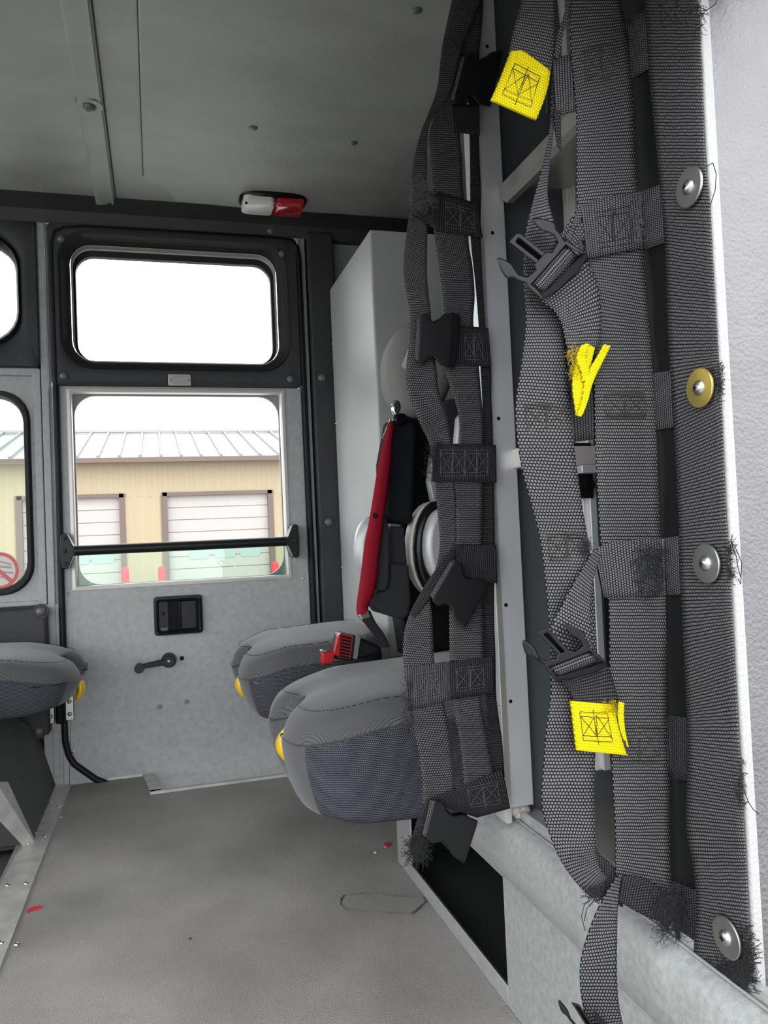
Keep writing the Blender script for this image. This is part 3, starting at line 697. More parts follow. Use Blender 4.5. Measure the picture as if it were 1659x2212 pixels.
# red belt with guide, tongue and stalk
def ribbon(name, rows, place, m, parent, thick=.0014, seg=6, cols=5, bow=.0, width=None, wav=0):
    """woven strap: rows of (left x, y, right x, y, lift); place(px,py,lift) -> world"""
    R = rows; n = len(R)
    def cr(p0, p1, p2, p3, t): return .5 * ((2 * p1) + (-p0 + p2) * t + (2 * p0 - 5 * p1 + 4 * p2 - p3) * t * t + (-p0 + 3 * p1 - 3 * p2 + p3) * t ** 3)
    S = []
    for i in range(n - 1):
        q = [R[max(i - 1, 0)], R[i], R[i + 1], R[min(i + 2, n - 1)]]
        for k in range(seg):
            S.append([cr(q[0][j], q[1][j], q[2][j], q[3][j], k / seg) for j in range(5)])
    S.append(list(R[-1]))
    G_ = []; ph = random.random() * 6
    for k, s in enumerate(S):
        row = []
        for c in range(cols + 1):
            t = c / cols; lf = s[4] + bow * (1 - (2 * t - 1) ** 2) + wav * math.sin(k * .55 + ph + t * 1.7)
            row.append(place(s[0] + (s[2] - s[0]) * t, s[1] + (s[3] - s[1]) * t, lf))
        G_.append(row)
    nn = cols + 1; vv = [p for r in G_ for p in r]
    uv = []; acc = 0; wd = width or sum((r[0] - r[-1]).length for r in G_) / len(G_)
    for k, r in enumerate(G_):
        if k: acc += (r[nn // 2] - G_[k - 1][nn // 2]).length
        uv += [(wd * c / cols, acc) for c in range(nn)]
    fs = [[k * nn + c, (k + 1) * nn + c, (k + 1) * nn + c + 1, k * nn + c + 1] for k in range(len(G_) - 1) for c in range(cols)]
    return mk(name, vv, fs, m, parent, smooth=True, uv=uv, angle=180, solid=thick)
def PB(px, py, l): return AY(px, py, 1.36 - l)
belt = empty('seat_belt', AY(790, 1340, 1.38), 'red seat belt hanging from a chrome guide beside the grey cabinet', 'seat belt')
ribbon('belt_webbing', [(838, 915, 852, 908, .0), (829, 950, 848, 950, 0), (818, 1000, 845, 1000, .0), (808, 1060, 837, 1065, .0), (799, 1115, 829, 1120, 0), (787, 1180, 820, 1190, .0), (778, 1250, 811, 1270, 0), (770, 1310, 795, 1312, .0), (773, 1332, 800, 1322, 0)], PB, REDW, belt, bow=.004)
G().disc(PB(811, 1114, .005), (0, -1, 0), .005, .001, .002).mk('belt_snap', PLASTB, belt)
ribbon('belt_stalk', [(773, 1330, 800, 1320, .0), (790, 1350, 812, 1345, 0), (810, 1375, 830, 1370, 0), (825, 1400, 843, 1398, .0)], PB, WEBD, belt)
ribbon('steel_tongue', [(773, 1329, 798, 1318, .002), (779, 1340, 804, 1332, .002)], PB, STEEL, belt, thick=.003)
blob('belt_guide', ell(857, 880, 10, 17), 1.36, 1.37, CHROME, belt, .004)
blob('guide_bolt', ell(867, 905, 16, 14), 1.39, 1.41, PLASTG, belt, .006)
blob('guide_hanger', [(843, 905), (850, 910), (832, 950), (826, 946)], 1.372, 1.376, STEEL, belt, .0)
# latch on the seats
bu = empty('seat_belt_buckle', AY(730, 1400, 1.45), 'red and black seat belt latch lying between the two seat cushions', 'buckle')
def lat(pts, y0, y1, m, nme, bev=.003): return blob(nme, pts, y0, y1, m, bu, bev)
lat([(732, 1366), (766, 1372), (790, 1382), (815, 1394), (828, 1402), (800, 1420), (760, 1428), (722, 1424), (724, 1395)], 1.42, 1.455, PLAST, 'latch_body', .006)
lat([(729, 1374), (738, 1366), (734, 1420), (720, 1414)], 1.408, 1.42, RPL, 'release_button', .002)
lat([(737, 1368), (764, 1373), (757, 1424), (731, 1421)], 1.412, 1.42, mat('dark_red_grille', (.22, .01, .015), .4), 'grille', .0)
g = G()
for i in range(7): 
    a, b = AY(739 - i * .8, 1375 + i * 7, 1.41), AY(759 - i * .8, 1379 + i * 7, 1.41); g.tube([a, b], .0016, 6)
g.mk('grille_slats', PLASTB, bu, smooth=True)
lat([(770, 1372), (780, 1376), (772, 1424), (764, 1424)], 1.41, 1.42, mat('grey_rib', (.15, .15, .15), .4), 'body_rib', .001)
lat([(695, 1408), (716, 1404), (724, 1412), (722, 1432), (696, 1436)], 1.41, 1.43, RPL, 'second_button', .003)
lat([(690, 1404), (706, 1400), (707, 1409), (697, 1412)], 1.405, 1.41, CHROME, 'chrome_tongue', .002)
def PBk(px, py, l): return AY(px, py, 1.50 - l)

# ------------------------------------------------------------------ bench box, beam and locker on the right
XB = .405
zb0 = AX(1075, 1750, XB); zb1 = AX(1650, 2165, XB)
ztop_ = (zb0.z + zb1.z) / 2 - .004
print('beam', zb0, zb1, 'oplow', AX(885, 1790, XB), AX(1095, 2130, XB), AX(1085, 1890, XB), AX(857, 1870, XB), AX(1090, 1760, XB))
bx = empty('bench_box', (XB + .2, 1.0, 0), 'pale grey metal bench box with a dark open cubby beside the floor', 'storage box')
yo0 = AX(1090, 2000, XB).y; yo1 = AX(886, 1800, XB).y; zop = AX(1085, 1895, XB).z; ye = AX(857, 1800, XB).y
zob = AX(1095, 2128, XB).z; zbt = .17
print('opening', yo0, yo1, zop, zob, ye, ztop_)
g = G()
# front plate with a hole: four strips
def fpl(y0, y1, z0, z1, x0=XB, x1=XB + .004): g.box(x0, x1, y0, y1, z0, z1)
fpl(.42, yo0, 0, zbt); fpl(yo1, ye, 0, .17); fpl(yo0, yo1, 0, zob); fpl(yo0, yo1, min(zop, .165), .17)
fo_ = g.mk('front_plate', SPK, bx, bevel=.0015)
g = G(); g.box(XB + .004, .95, yo0 - .01, yo0, 0, .165); g.box(XB + .004, .95, ye - .004, ye, 0, .165); g.box(.60, .604, yo0, ye, 0, .165); g.box(XB, .95, yo0, ye, .166, .17)
g.mk('cubby_walls', LOCK, bx)
G().box(XB + .004, .60, yo0, ye, .001, .004).mk('cubby_floor', mat('cubby_mat', (.03, .034, .034), .5, bump=.2, bscale=200), bx)
G().tube([(XB + .003, yo0, zob), (XB + .003, yo1, zob)], .0025, 6).mk('edge_trim', RUB, bx, smooth=True)
# the beam: rounded, standing proud of the plate
zt_, zl_ = ztop_, ztop_ - .075
beam = empty('sill_beam', (XB, .7, zl_), 'pale sparkle-grey rounded beam under the locker opening', 'beam')
prof = [(XB + .03, zl_ - .004), (XB - .004, zl_), (XB - .012, zl_ + .006), (XB - .014, zl_ + .03), (XB - .014, zt_ - .03), (XB - .011, zt_ - .014), (XB - .002, zt_ - .004), (XB + .012, zt_ + .0), (XB + .03, zt_ + .001)]
g = G(); ya, yb = .30, AX(1010, 1790, XB - .014).y
g.rings([[Vector((x, y, z)) for x, z in prof] for y in (ya, yb)], closed=False); 
g.mk('beam_face', SPK, beam, smooth=True, angle=60)
prof = [(XB + .010, zt_ - .004), (XB + .010, zt_ + .008), (XB + .013, zt_ + .010), (XB + .016, zt_ + .004), (XB + .04, zt_ + .004)]
g = G(); g.rings([[Vector((x, y, z)) for x, z in prof] for y in (ya, AX(1075, 1742, XB).y)], closed=False); g.mk('upstand', SPK, beam, solid=.002)
G().tube([(XB + .006, ya, zt_ + .0005), (XB + .006, AX(1075, 1742, XB).y, zt_ + .0005)], .0013, 8).mk('sealant_groove', PANELD, beam, smooth=True)

# the locker: far wall, back wall, floor, shelf, post, rail
YF = AX(1085, 900, XB + .02).y + .0
xbk = .60; YN = .50
lk = empty('equipment_locker', (.5, .7, zt_), 'open blue-grey metal locker behind the strap nets', 'locker')
G().box(XB + .012, .978, YF, YF + .004, zt_ - .01, 1.48).mk('end_wall', DKP, lk)
xbk = AY(1352, 1000, YF).x
G().box(xbk, xbk + .004, .40, YF, zt_ - .01, 1.48).mk('back_wall', LOCK, lk)
G().box(XB + .016, xbk, .44, YF, zt_ - .002, zt_ + .002).mk('locker_floor', OLIVE, lk)
# shelf with a downturned lip
zs_ = AY(1085, 385, YF - .03).z
s_a = AX(1080, 385, XB + .022); s_b = AX(1245, 240, XB + .022)
print('shelf', s_a, s_b)
zsh = (s_a.z + s_b.z) / 2
g = G()
g.rings([[Vector((x, y, z)) for x, z in ((xbk, zsh), (XB + .028, zsh), (XB + .022, zsh - .003), (XB + .022, zsh - .020), (XB + .028, zsh - .024), (XB + .036, zsh - .024))] for y in (.48, YF - .026)], closed=False)
g.mk('upper_shelf', OLIVE, lk, smooth=False, solid=.002)
# mid shelf seen edge-on at eye level
zm = AY(1110, 995, YF).z
G().box(XB + .02, xbk, YF - .05, YF - .002, zm - .012, zm + .012).mk('shelf_cleat', CREAM, lk, bevel=.002)
# post
pst = lk
xpa = AY(1031, 900, YF - .01).x - .004
def vstrip(pt, pb_, Y, dpt, m, name, parent, bev=.001):
    """upright bar whose left and right edges pass through the given picture points at top and bottom"""
    a = [AY(pt[0], pt[2], Y), AY(pt[1], pt[2], Y), AY(pb_[1], pb_[2], Y), AY(pb_[0], pb_[2], Y)]
    x0 = (a[0].x + a[3].x) / 2; x1 = (a[1].x + a[2].x) / 2
    return G().box(x0, x1, Y, Y + dpt, min(a[2].z, a[3].z), max(a[0].z, a[1].z)).mk(name, m, parent, bevel=bev)
YP = YF - .022
p0 = vstrip((1030, 1086, -120), (1066, 1128, 1742), YP, .003, ALU, 'face_flange', pst)
a = wloc(p0)
bb = [v.co for v in p0.data.vertices]; xm = min(v.x for v in bb) + a.x; xM = max(v.x for v in bb) + a.x
G().box(xm - .001, xm + .002, YP, YP + .03, zt_, 1.45).mk('side_flange', ALU, pst, bevel=.001)
G().box(xm - .0012, xm + .0065, YP - .0016, YP, zt_, 1.45).mk('rolled_edge', mat('bright_aluminium_edge', (.85, .84, .8), .28, metal=.8), pst, bevel=.0007)
for px, py in ((1064, 503), (1077, 904), (1093, 1307), (1103, 1515), (1052, 100)):
    p = AY(px, py, YP); G().disc(p + Vector((0, .0005, 0)), (0, -1, 0), .0024, .0008, 0, 12).mk('drill_hole', PLASTB, pst)
for px, py in ((1112, 1745), (1122, 1752), (1130, 1748)):
    p = AY(px, py, YP + .01); G().dome(p, (0, -1, .5), .010, .006, 10, 3).mk('sealant_dab', DUSTY, pst, smooth=True)
# inner upright rail
rl = lk
yr = YF - .03
def vs2(xt, xb_, wt, wb, y, m, nme, t0=-120, b0=1665, dep=.012):
    a = AY(xt, t0, y); b = AY(xb_, b0, y); c = AY(xb_ + wb, b0, y); d_ = AY(xt + wt, t0, y)
    x0 = (a.x + b.x) / 2; x1 = (c.x + d_.x) / 2
    G().box(x0, x1, y, y + dep, b.z, a.z).mk(nme, m, rl, bevel=.001)
vs2(1196, 1290, 14, 20, yr, CREAM, 'rail_web'); vs2(1211, 1306, 14, 16, yr - .008, ALU, 'rail_lip', dep=.02); vs2(1224, 1322, 4, 5, yr - .004, OLIVE, 'rail_edge_strip', dep=.016)  # web, lip and a thin sheet-metal strip along the right edge
a, b = AY(1240, 955, yr - .02), AY(1290, 1075, yr - .02)
G().box(a.x, b.x, yr - .012, yr - .008, b.z, a.z).mk('bracket_plate', LOCK, rl, bevel=.001)
a, b = AY(1248, 1006, yr - .02), AY(1292, 1022, yr - .02)
G().box(a.x, b.x, yr - .03, yr - .008, b.z, a.z).mk('bracket_tab', ALU, rl, bevel=.001)
for px, py in ((1270, 985), (1273, 1048)):
    p = AY(px, py, yr - .012); G().disc(p, (0, -1, 0), .0075, .004, 0, 6).mk('bolt_head', PLASTG, rl)
# black partition between locker and jamb, white jamb
def jx(px, py, Y): return AY(px, py, Y)
jm = G()
YJ = .505
a = [(1513, -60), (1518, 150), (1530, 400), (1556, 800), (1580, 1200), (1600, 1600), (1612, 1900), (1622, 2120), (1640, 2172), (1700, 2172)]
x_t = jx(1512, 0, YJ).x; x_b = jx(1619, 2100, YJ).x; print('jamb', x_t, x_b, jx(1555, 800, YJ).x)
xjm = (x_t + x_b) / 2; zj = jx(1640, 2172, YJ).z
prof = [(xjm, YJ + .10), (xjm, YJ + .010), (xjm + .003, YJ + .002), (xjm + .010, YJ - .002), (.75, YJ - .05)]
jm.rings([[Vector((x, y, z)) for x, y in prof] for z in (zj + .004, 1.48)], closed=False)
jm.rings([[Vector((x + .003, y, z)) for x, y in prof] for z in (zj, zj + .004)], closed=False)
struct(jm.mk('wall_jamb', JAMB, smooth=True, angle=60, solid=.002))
JE = mat('jamb_edge_lit', (.36, .355, .35), .5, bump=.5, bscale=330)  # paler jamb colour, light on the bevel put into the paint

zbt_ = zt_ + .002
G().box(xjm, xjm + .012, YJ - .0025, YJ + .004, zj + .004, 1.48).mk('lit_bevel_strip', JE, bpy.data.objects['wall_jamb'], bevel=.002)  # painted highlight down the jamb's bevelled corner
bp_ = G().box(xjm - .001, xjm + .003, YJ + .006, .62, zbt_, 1.48).mk('jamb_lining', LOCK); struct(bp_); bp_.name = 'wall_jamb_side'

# ------------------------------------------------------------------ the two strap nets
def lift(p, l): return p + (EYE - p).normalized() * l
YNR = .585
def NR(px, py, l=0):
    """right net: flat on the jamb side, then hanging across the opening"""
    p = AX(px, py, xjm - .004)
    if p.y > YNR or p.y < 0: p = AY(px, py, YNR)
    return lift(p, l)
YNL = .878
def NL(px, py, l=0): return lift(AY(px, py, YNL), l)
def strap(nme, rows, net, place, m=None, **k): return ribbon(nme, rows, place, m or WEB, net, **k)
def frays(nme, place, cx, cy, w_, h_, n, ln, net, l0=.002, m=None, curl=1.0, r=.0003):
    g = G(); n = int(n * 1.7); r *= .6
    for i in range(n):
        x = cx + random.uniform(-w_, w_) / 2; y = cy + random.uniform(-h_, h_) / 2; a = random.uniform(0, 2 * PI); pts = []; l = l0 + random.uniform(0, .001)
        for k in range(7):
            pts.append(place(x, y, l)); a += random.uniform(-1.1, 1.1) * curl; st = ln / 6 * random.uniform(.6, 1.2)
            x += math.cos(a) * st; y += math.sin(a) * st; l += random.uniform(-.0006, .0011)
        g.tube(pts, r, 4)
    o = g.mk(nme, m or THR, net); o['kind'] = 'stuff'; return o
def thread(nme, place, pts, net, m=None, r=.00035, l=.003):
    return G().tube([place(x, y, l) for x, y in pts], r, 5).mk(nme, m or THR, net)
def stitches(nme, place, lines, net, m=None, r=.0003, l=.002):
    g = G()
    for ln in lines:
        q = []
        for i in range(len(ln) - 1):
            a, b = ln[i], ln[i + 1]; n = max(1, int(math.hypot(b[0] - a[0], b[1] - a[1]) / 6))
            for k in range(n): q.append((a[0] + (b[0] - a[0]) * k / n + random.uniform(-.7, .7), a[1] + (b[1] - a[1]) * k / n + random.uniform(-.7, .7)))
        q.append(ln[-1]); g.tube([place(x, y, l) for x, y in q], r, 4)
    return g.mk(nme, m or THR, net)
def xbox(c, ins=.18):
    """box-and-crosses stitch pattern in a quad of picture points (tl,tr,br,bl)"""
    def P(u, v): return tuple((c[0][i] * (1 - u) + c[1][i] * u) * (1 - v) + (c[3][i] * (1 - u) + c[2][i] * u) * v for i in (0, 1))
    a, b = ins, 1 - ins
    return [[P(a, a), P(b, a), P(b, b), P(a, b), P(a, a)], [P(a, a + .1), P(b, a + .12)], [P(.5, a - .06), P(.5, b + .08)],
            [P(a, a + .1), P(.5, b - .1), P(.55, a + .05), P(b, b - .08)], [P(a, b - .1), P(.5, a + .1), P(.47, b - .1), P(b, a + .15)], [P(a, b - .1), P(b, b - .12)]]

def plug(O, U, V, l, place, net):
    """male side-release plug; O, U (across), V (towards the prongs) in picture units"""
    def P(s, t, h): return place(O[0] + U[0] * s + V[0] * t, O[1] + U[1] * s + V[1] * t, l + h)
    def pr(g, pts, h0, h1): g.prism([P(s, t, h1) for s, t in pts], [P(s, t, h0) for s, t in pts])
    root_g = G()
    pr(root_g, [(.0, -.05), (.02, .12), (.14, .08), (.30, .05), (.36, .14), (.64, .14), (.70, .05), (.86, .08), (.98, .12), (1.0, -.05)], .000, .0095)          # front bar
    root_g2 = G()
    bd_ = root_g.mk('buckle_plug', PLASTG, net, bevel=.0008, seg=2)
    for sx in (0, 1):
        f = (lambda s: s) if sx == 0 else (lambda s: 1 - s)
        side = [(f(.06), .04), (f(-.02), .0), (f(-.035), -.12), (f(-.05), -.38), (f(-.01), -.40), (f(.045), -.2), (f(.055), .0)]
        g = G(); pr(g, side, -.001, .0095); g.mk('side_rail', PLASTG, bd_, bevel=.0012, seg=2)
        pg = [(f(.01), .0), (f(-.045), .14), (f(-.06), .26), (f(-.125), .31), (f(-.13), .38), (f(-.09), .50), (f(-.03), .62), (f(.05), .71), (f(.075), .66), (f(.11), .54), (f(.115), .44), (f(.075), .33), (f(.045), .22), (f(.13), .03)]
        g = G(); pr(g, pg, -.001, .0095); g.mk('spring_prong', PLASTG, bd_, bevel=.003, seg=4)
    o2 = [(.38, .0), (.38, .70), (.41, .74), (.59, .74), (.62, .70), (.62, .0)]
    i2 = [(.455, .10), (.455, .62), (.465, .65), (.535, .65), (.545, .62), (.545, .10)]
    g = G(); g.rings([[P(s, t, h) for s, t in q] for q, h in ((o2, -.001), (o2, .009), (i2, .009), (i2, .001))], False, True); g.mk('guide_tongue', PLASTG, bd_, bevel=.0014, seg=3)
    back = [(-.05, -.38), (.25, -.47), (.75, -.52), (1.04, -.47), (1.02, -.34), (.75, -.36), (.25, -.33), (-.01, -.27)]
    g = G(); pr(g, back, -.002, .003); g.mk('back_bar', PLASTB, bd_, bevel=.001)
    # webbing folded round the bar
    rows = []
    for k in range(9):
        t = k / 8; hh = .0045 * math.sin(PI * t) + .0015
        rows.append((O[0] + U[0] * .07 + V[0] * (-.03 - .25 * t), O[1] + U[1] * .07 + V[1] * (-.03 - .25 * t), O[0] + U[0] * .94 + V[0] * (-.03 - .25 * t), O[1] + U[1] * .94 + V[1] * (-.03 - .25 * t), l + hh))
    ribbon('bar_webbing', rows, place, WEB, bd_, seg=2, cols=10)
    return bd_
def socket(P00, P01, P11, P10, l, place, net, th=.011, tilt=0):
    """female side-release body; 0x = webbing end, 1x = open mouth"""
    def P(a, b, h):
        x = (P00[0] * (1 - b) + P01[0] * b) * (1 - a) + (P10[0] * (1 - b) + P11[0] * b) * a
        y = (P00[1] * (1 - b) + P01[1] * b) * (1 - a) + (P10[1] * (1 - b) + P11[1] * b) * a
        return place(x, y, l + h + tilt * a)
    prof = [(0, .06), (.06, .01), (.18, .0), (.25, .03), (.31, .11), (.38, .155), (.48, .165), (.56, .12), (.63, .05), (.72, .015), (1, .0)]
    pts = prof + [(a, 1 - b) for a, b in prof[::-1]]
    g = G(); g.prism([P(a, b, th) for a, b in pts], [P(a, b, 0) for a, b in pts])
    o = g.mk('buckle_socket', PLAST, net, bevel=.0018, seg=3)
    g = G(); q = [(.99, .05), (1.004, .05), (1.004, .95), (.99, .95)]; g.prism([P(a, b, th - .0022) for a, b in q], [P(a, b, .0022) for a, b in q]); g.mk('mouth', PLASTB, o)
    # finger-notch ribs seen in the cut-outs
    for b in (.13, .87): G().tube([P(.27, b, .0035), P(.40, .5 + (b - .5) * .82, .0035), P(.58, b, .0035)], .0022, 8).mk('notch_rib', PLASTG, o, smooth=True)
    rows = []
    for k in range(7):
        t = k / 6; a_ = .06 - .13 * t; hh = .006 * math.cos(PI / 2 * t)
        def xy(a, b): return ((P00[0] * (1 - b) + P01[0] * b) * (1 - a) + (P10[0] * (1 - b) + P11[0] * b) * a, (P00[1] * (1 - b) + P01[1] * b) * (1 - a) + (P10[1] * (1 - b) + P11[1] * b) * a)
        x0, y0 = xy(a_, .07); x1, y1 = xy(a_, .93); rows.append((x0, y0, x1, y1, l + .003 + hh))
    ribbon('bar_webbing', rows, place, WEB, o, seg=2, cols=10)
    return o
def washer(px, py, m, net, place=None):
    p = AX(px, py, xjm - .0075)
    o = G().disc(p, (-1, 0, 0), .0155, .0016, .004, 40).mk('washer', m, net, smooth=True, angle=30)
    sc_ = G().dome(p + Vector((-.0015, 0, 0)), (-1, 0, 0), .0062, .0038, 20, 4).mk('screw', STEEL, o, smooth=True)
    g = G(); c = p + Vector((-.0052, 0, 0)); g.box(c.x - .0003, c.x, c.y - .0022, c.y + .0022, c.z - .0005, c.z + .0005); g.box(c.x - .0003, c.x, c.y - .0005, c.y + .0005, c.z - .0022, c.z + .0022)
    g.mk('cross_recess', PLASTB, sc_)

rn = empty('strap_net', NR(1330, 2050), 'large black strap net in front, screwed to the white jamb, with yellow pull tabs', 'strap net')
V1 = [(1390, -60, 1504, -60, 0), (1395, 0, 1508, 0, 0), (1402, 145, 1515, 145, 0), (1421, 337, 1522, 337, 0), (1430, 433, 1532, 433, 0), (1438, 540, 1538, 554, 0), (1445, 733, 1549, 733, 0), (1457, 925, 1558, 877, 0), (1466, 1099, 1566, 1080, 0),
      (1472, 1273, 1578, 1273, 0), (1481, 1465, 1586, 1430, 0), (1487, 1600, 1596, 1610, 0), (1485, 1700, 1603, 1720, 0), (1484, 1790, 1607, 1800, 0), (1500, 1880, 1612, 1880, 0), (1505, 1970, 1616, 1990, 0), (1500, 2070, 1622, 2085, 0), (1515, 2098, 1624, 2125, 0)]
def NR1(px, py, l=0): return lift(AX(px, py, xjm - .004), l)
v1 = strap('upright_strap', V1, rn, NR1, wav=.0008, cols=8)
V2 = [(1225, -60, 1337, -60, 0), (1228, 0, 1341, 0, 0), (1234, 120, 1357, 96, 0), (1245, 241, 1367, 220, 0), (1246, 340, 1371, 337, 0), (1247, 433, 1378, 420, 0), (1262, 540, 1390, 545, -.001), (1292, 640, 1398, 660, 0), (1286, 760, 1406, 760, 0), (1284, 829, 1411, 829, 0), (1286, 949, 1418, 949, 0), (1293, 1090, 1423, 1090, 0),
      (1300, 1190, 1428, 1190, -.001), (1315, 1297, 1438, 1297, 0), (1317, 1436, 1439, 1436, 0), (1320, 1600, 1440, 1600, 0), (1325, 1700, 1445, 1700, 0), (1330, 1800, 1446, 1800, 0), (1330, 1880, 1449, 1900, -.001), (1332, 1940, 1462, 1960, -.004)]
v2 = strap('upright_strap', V2, rn, NR, wav=.0008, cols=8)
V3 = [(1175, -60, 1196, -60, -.012), (1196, 100, 1212, 100, -.010), (1192, 200, 1206, 200, -.008), (1187, 280, 1196, 280, -.004), (1172, 361, 1186, 361, .000), (1150, 440, 1183, 430, .0), (1135, 510, 1200, 500, 0), (1132, 600, 1205, 600, -.004), (1137, 690, 1216, 690, -.004), (1128, 780, 1224, 780, -.002), (1115, 870, 1232, 880, 0), (1118, 950, 1238, 950, 0), (1130, 1022, 1248, 1030, 0), (1151, 1099, 1258, 1099, 0), (1169, 1175, 1272, 1180, 0),
      (1179, 1260, 1282, 1260, 0), (1187, 1345, 1286, 1350, 0), (1190, 1430, 1290, 1430, 0), (1190, 1500, 1290, 1500, 0), (1180, 1580, 1288, 1580, 0), (1174, 1660, 1284, 1660, 0), (1171, 1740, 1283, 1740, 0), (1190, 1810, 1286, 1810, 0), (1218, 1870, 1288, 1850, 0), (1256, 1920, 1298, 1880, -.001), (1282, 1940, 1312, 1895, -.002)]
strap('upright_strap', V3, rn, NR, wav=.0008, cols=8)
# cross straps (behind the uprights)
def hstrap(tl, tr, br, bl, l, net, place, m=None, **k):
    n = 5; rows = []
    for i in range(n):
        t = i / (n - 1)
        rows.append((tl[0] + (tr[0] - tl[0]) * t, tl[1] + (tr[1] - tl[1]) * t, bl[0] + (br[0] - bl[0]) * t, bl[1] + (br[1] - bl[1]) * t, l))
    return strap('cross_strap', rows, net, place, m, **k)
hstrap((1330, 55), (1412, 15), (1420, 140), (1340, 182), -.003, rn, NR)
hstrap((1195, 128), (1255, 110), (1255, 238), (1202, 250), -.003, rn, NR)
strap('loose_tail', [(1196, 240, 1210, 240, -.002), (1199, 280, 1211, 280, -.001), (1205, 318, 1212, 325, 0)], rn, NR, WEBD)
strap('folded_strap', [(1222, -40, 1236, -40, .003), (1222, 20, 1229, 22, .003), (1205, 70, 1216, 75, .002), (1197, 120, 1206, 128, .0)], rn, NR)
hstrap((1365, 422), (1450, 390), (1452, 518), (1378, 545), -.003, rn, NR)
hstrap((1390, 810), (1470, 797), (1475, 920), (1400, 932), -.003, rn, NR)
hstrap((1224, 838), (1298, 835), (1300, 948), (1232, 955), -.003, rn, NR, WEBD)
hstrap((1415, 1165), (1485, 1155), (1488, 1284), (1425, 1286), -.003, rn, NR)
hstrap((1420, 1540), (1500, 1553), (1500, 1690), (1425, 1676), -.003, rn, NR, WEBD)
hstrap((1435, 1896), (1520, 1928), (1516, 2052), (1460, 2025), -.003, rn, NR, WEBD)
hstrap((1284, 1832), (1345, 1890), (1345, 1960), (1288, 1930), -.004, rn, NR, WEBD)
# flaps with plugs
strap('plug_strap', [(1385, 420, 1387, 537, .002), (1370, 416, 1383, 538, .002), (1340, 420, 1348, 543, .003), (1300, 427, 1308, 551, .003), (1272, 437, 1284, 556, .004), (1256, 447, 1270, 557, .006)], rn, NR, cols=8)
strap('plug_strap', [(1245, 455, 1272, 520, .004), (1228, 480, 1256, 520, .004), (1212, 505, 1240, 535, .003), (1196, 540, 1215, 560, .003), (1180, 580, 1200, 590, .003)], rn, NR)
strap('fold_edge', [(1246, 447, 1262, 441, .005), (1240, 470, 1256, 470, .006), (1232, 492, 1241, 495, .006), (1220, 510, 1228, 525, .006)], rn, NR)
plug((1139, 615), (83, -94), (-98, -77), .016, NR, rn)
strap('plug_strap', [(1160, 640, 1250, 545, .010), (1175, 655, 1272, 575, .010), (1197, 672, 1289, 612, .009), (1213, 700, 1298, 675, .009), (1221, 735, 1296, 733, .009), (1230, 775, 1284, 755, .010), (1238, 815, 1272, 790, .011), (1244, 850, 1262, 838, .012)], rn, NR, cols=8)
# edge-on yellow tab
yt = strap('pull_tab', [(1264, 742, 1284, 752, .0115), (1248, 770, 1276, 785, .012), (1238, 810, 1266, 820, .013), (1237, 845, 1262, 850, .013), (1242, 880, 1256, 882, .013), (1244, 897, 1250, 898, .013)], rn, NR, YEL, thick=.002)
strap('tab_fold', [(1304, 744, 1318, 748, .013), (1290, 770, 1303, 778, .014), (1272, 800, 1286, 812, .0155), (1262, 830, 1276, 838, .0165), (1258, 860, 1270, 862, .0165), (1250, 885, 1260, 890, .016), (1246, 898, 1254, 900, .0155)], yt, NR, YEL, thick=.002)
strap('tab_fold', [(1255, 746, 1272, 743, .0135), (1245, 775, 1264, 772, .0155), (1256, 805, 1272, 800, .016), (1257, 825, 1268, 822, .016)], yt, NR, YEL, thick=.002)
frays('frayed_edge', NR, 1246, 785, 30, 60, 60, 22, yt, .014, YEL, r=.00025)
# top tab on its strap
strap('tab_strap', [(1118, -60, 1196, -60, .003), (1127, 0, 1195, 0, .004), (1112, 55, 1196, 70, .005), (1101, 105, 1192, 130, .006), (1095, 128, 1188, 160, .006)], rn, NR, cols=8)
q = ((1105, 110), (1187, 155), (1158, 258), (1060, 215))
t1 = strap('pull_tab', [(1104, 110, 1187, 155, .0085), (1092, 140, 1183, 185, .0085), (1077, 178, 1172, 222, .009), (1060, 216, 1157, 259, .0085)], rn, NR, YEL, thick=.003, cols=8)
stitches('stitching', NR, xbox(q), t1, THK, l=.0108)
strap('tab_fold', [(1102, 113, 1112, 122, .0095), (1125, 110, 1128, 128, .010), (1150, 125, 1146, 138, .010), (1186, 152, 1180, 164, .0095)], t1, NR, YEL)
sp_ = strap('strap_end', [(1158, 248, 1163, 240, .008), (1160, 256, 1164, 252, .008)], rn, NR, WEBD)
thread('loose_thread', NR, [(1180, 245), (1181, 180), (1186, 170)], rn, l=.007)
# flap 2
strap('plug_strap', [(1434, 1164, 1437, 1286, .002), (1400, 1163, 1410, 1287, .003), (1350, 1168, 1362, 1290, .003), (1318, 1171, 1332, 1292, .003), (1296, 1180, 1310, 1291, .004), (1284, 1192, 1303, 1290, .0055)], rn, NR, cols=8)
strap('plug_strap', [(1283, 1186, 1298, 1196, .0065), (1262, 1222, 1284, 1240, .0075), (1238, 1262, 1276, 1290, .009), (1214, 1308, 1276, 1340, .011), (1196, 1345, 1278, 1385, .012), (1186, 1400, 1282, 1410, .012)], rn, NR, cols=8)
plug((1177, 1439), (99, -38), (-74, -80), .018, NR, rn)
strap('plug_strap', [(1195, 1455, 1290, 1412, .011), (1215, 1475, 1312, 1440, .010), (1232, 1495, 1326, 1480, .009), (1240, 1520, 1338, 1520, .009)], rn, NR, WEBD, cols=8)
q = ((1232, 1514), (1338, 1516), (1358, 1630), (1245, 1620))
t3 = strap('pull_tab', [(1232, 1514, 1325, 1522, .011), (1236, 1545, 1332, 1550, .0112), (1240, 1580, 1342, 1590, .0112), (1245, 1620, 1356, 1631, .011)], rn, NR, YEL, thick=.003, cols=8)
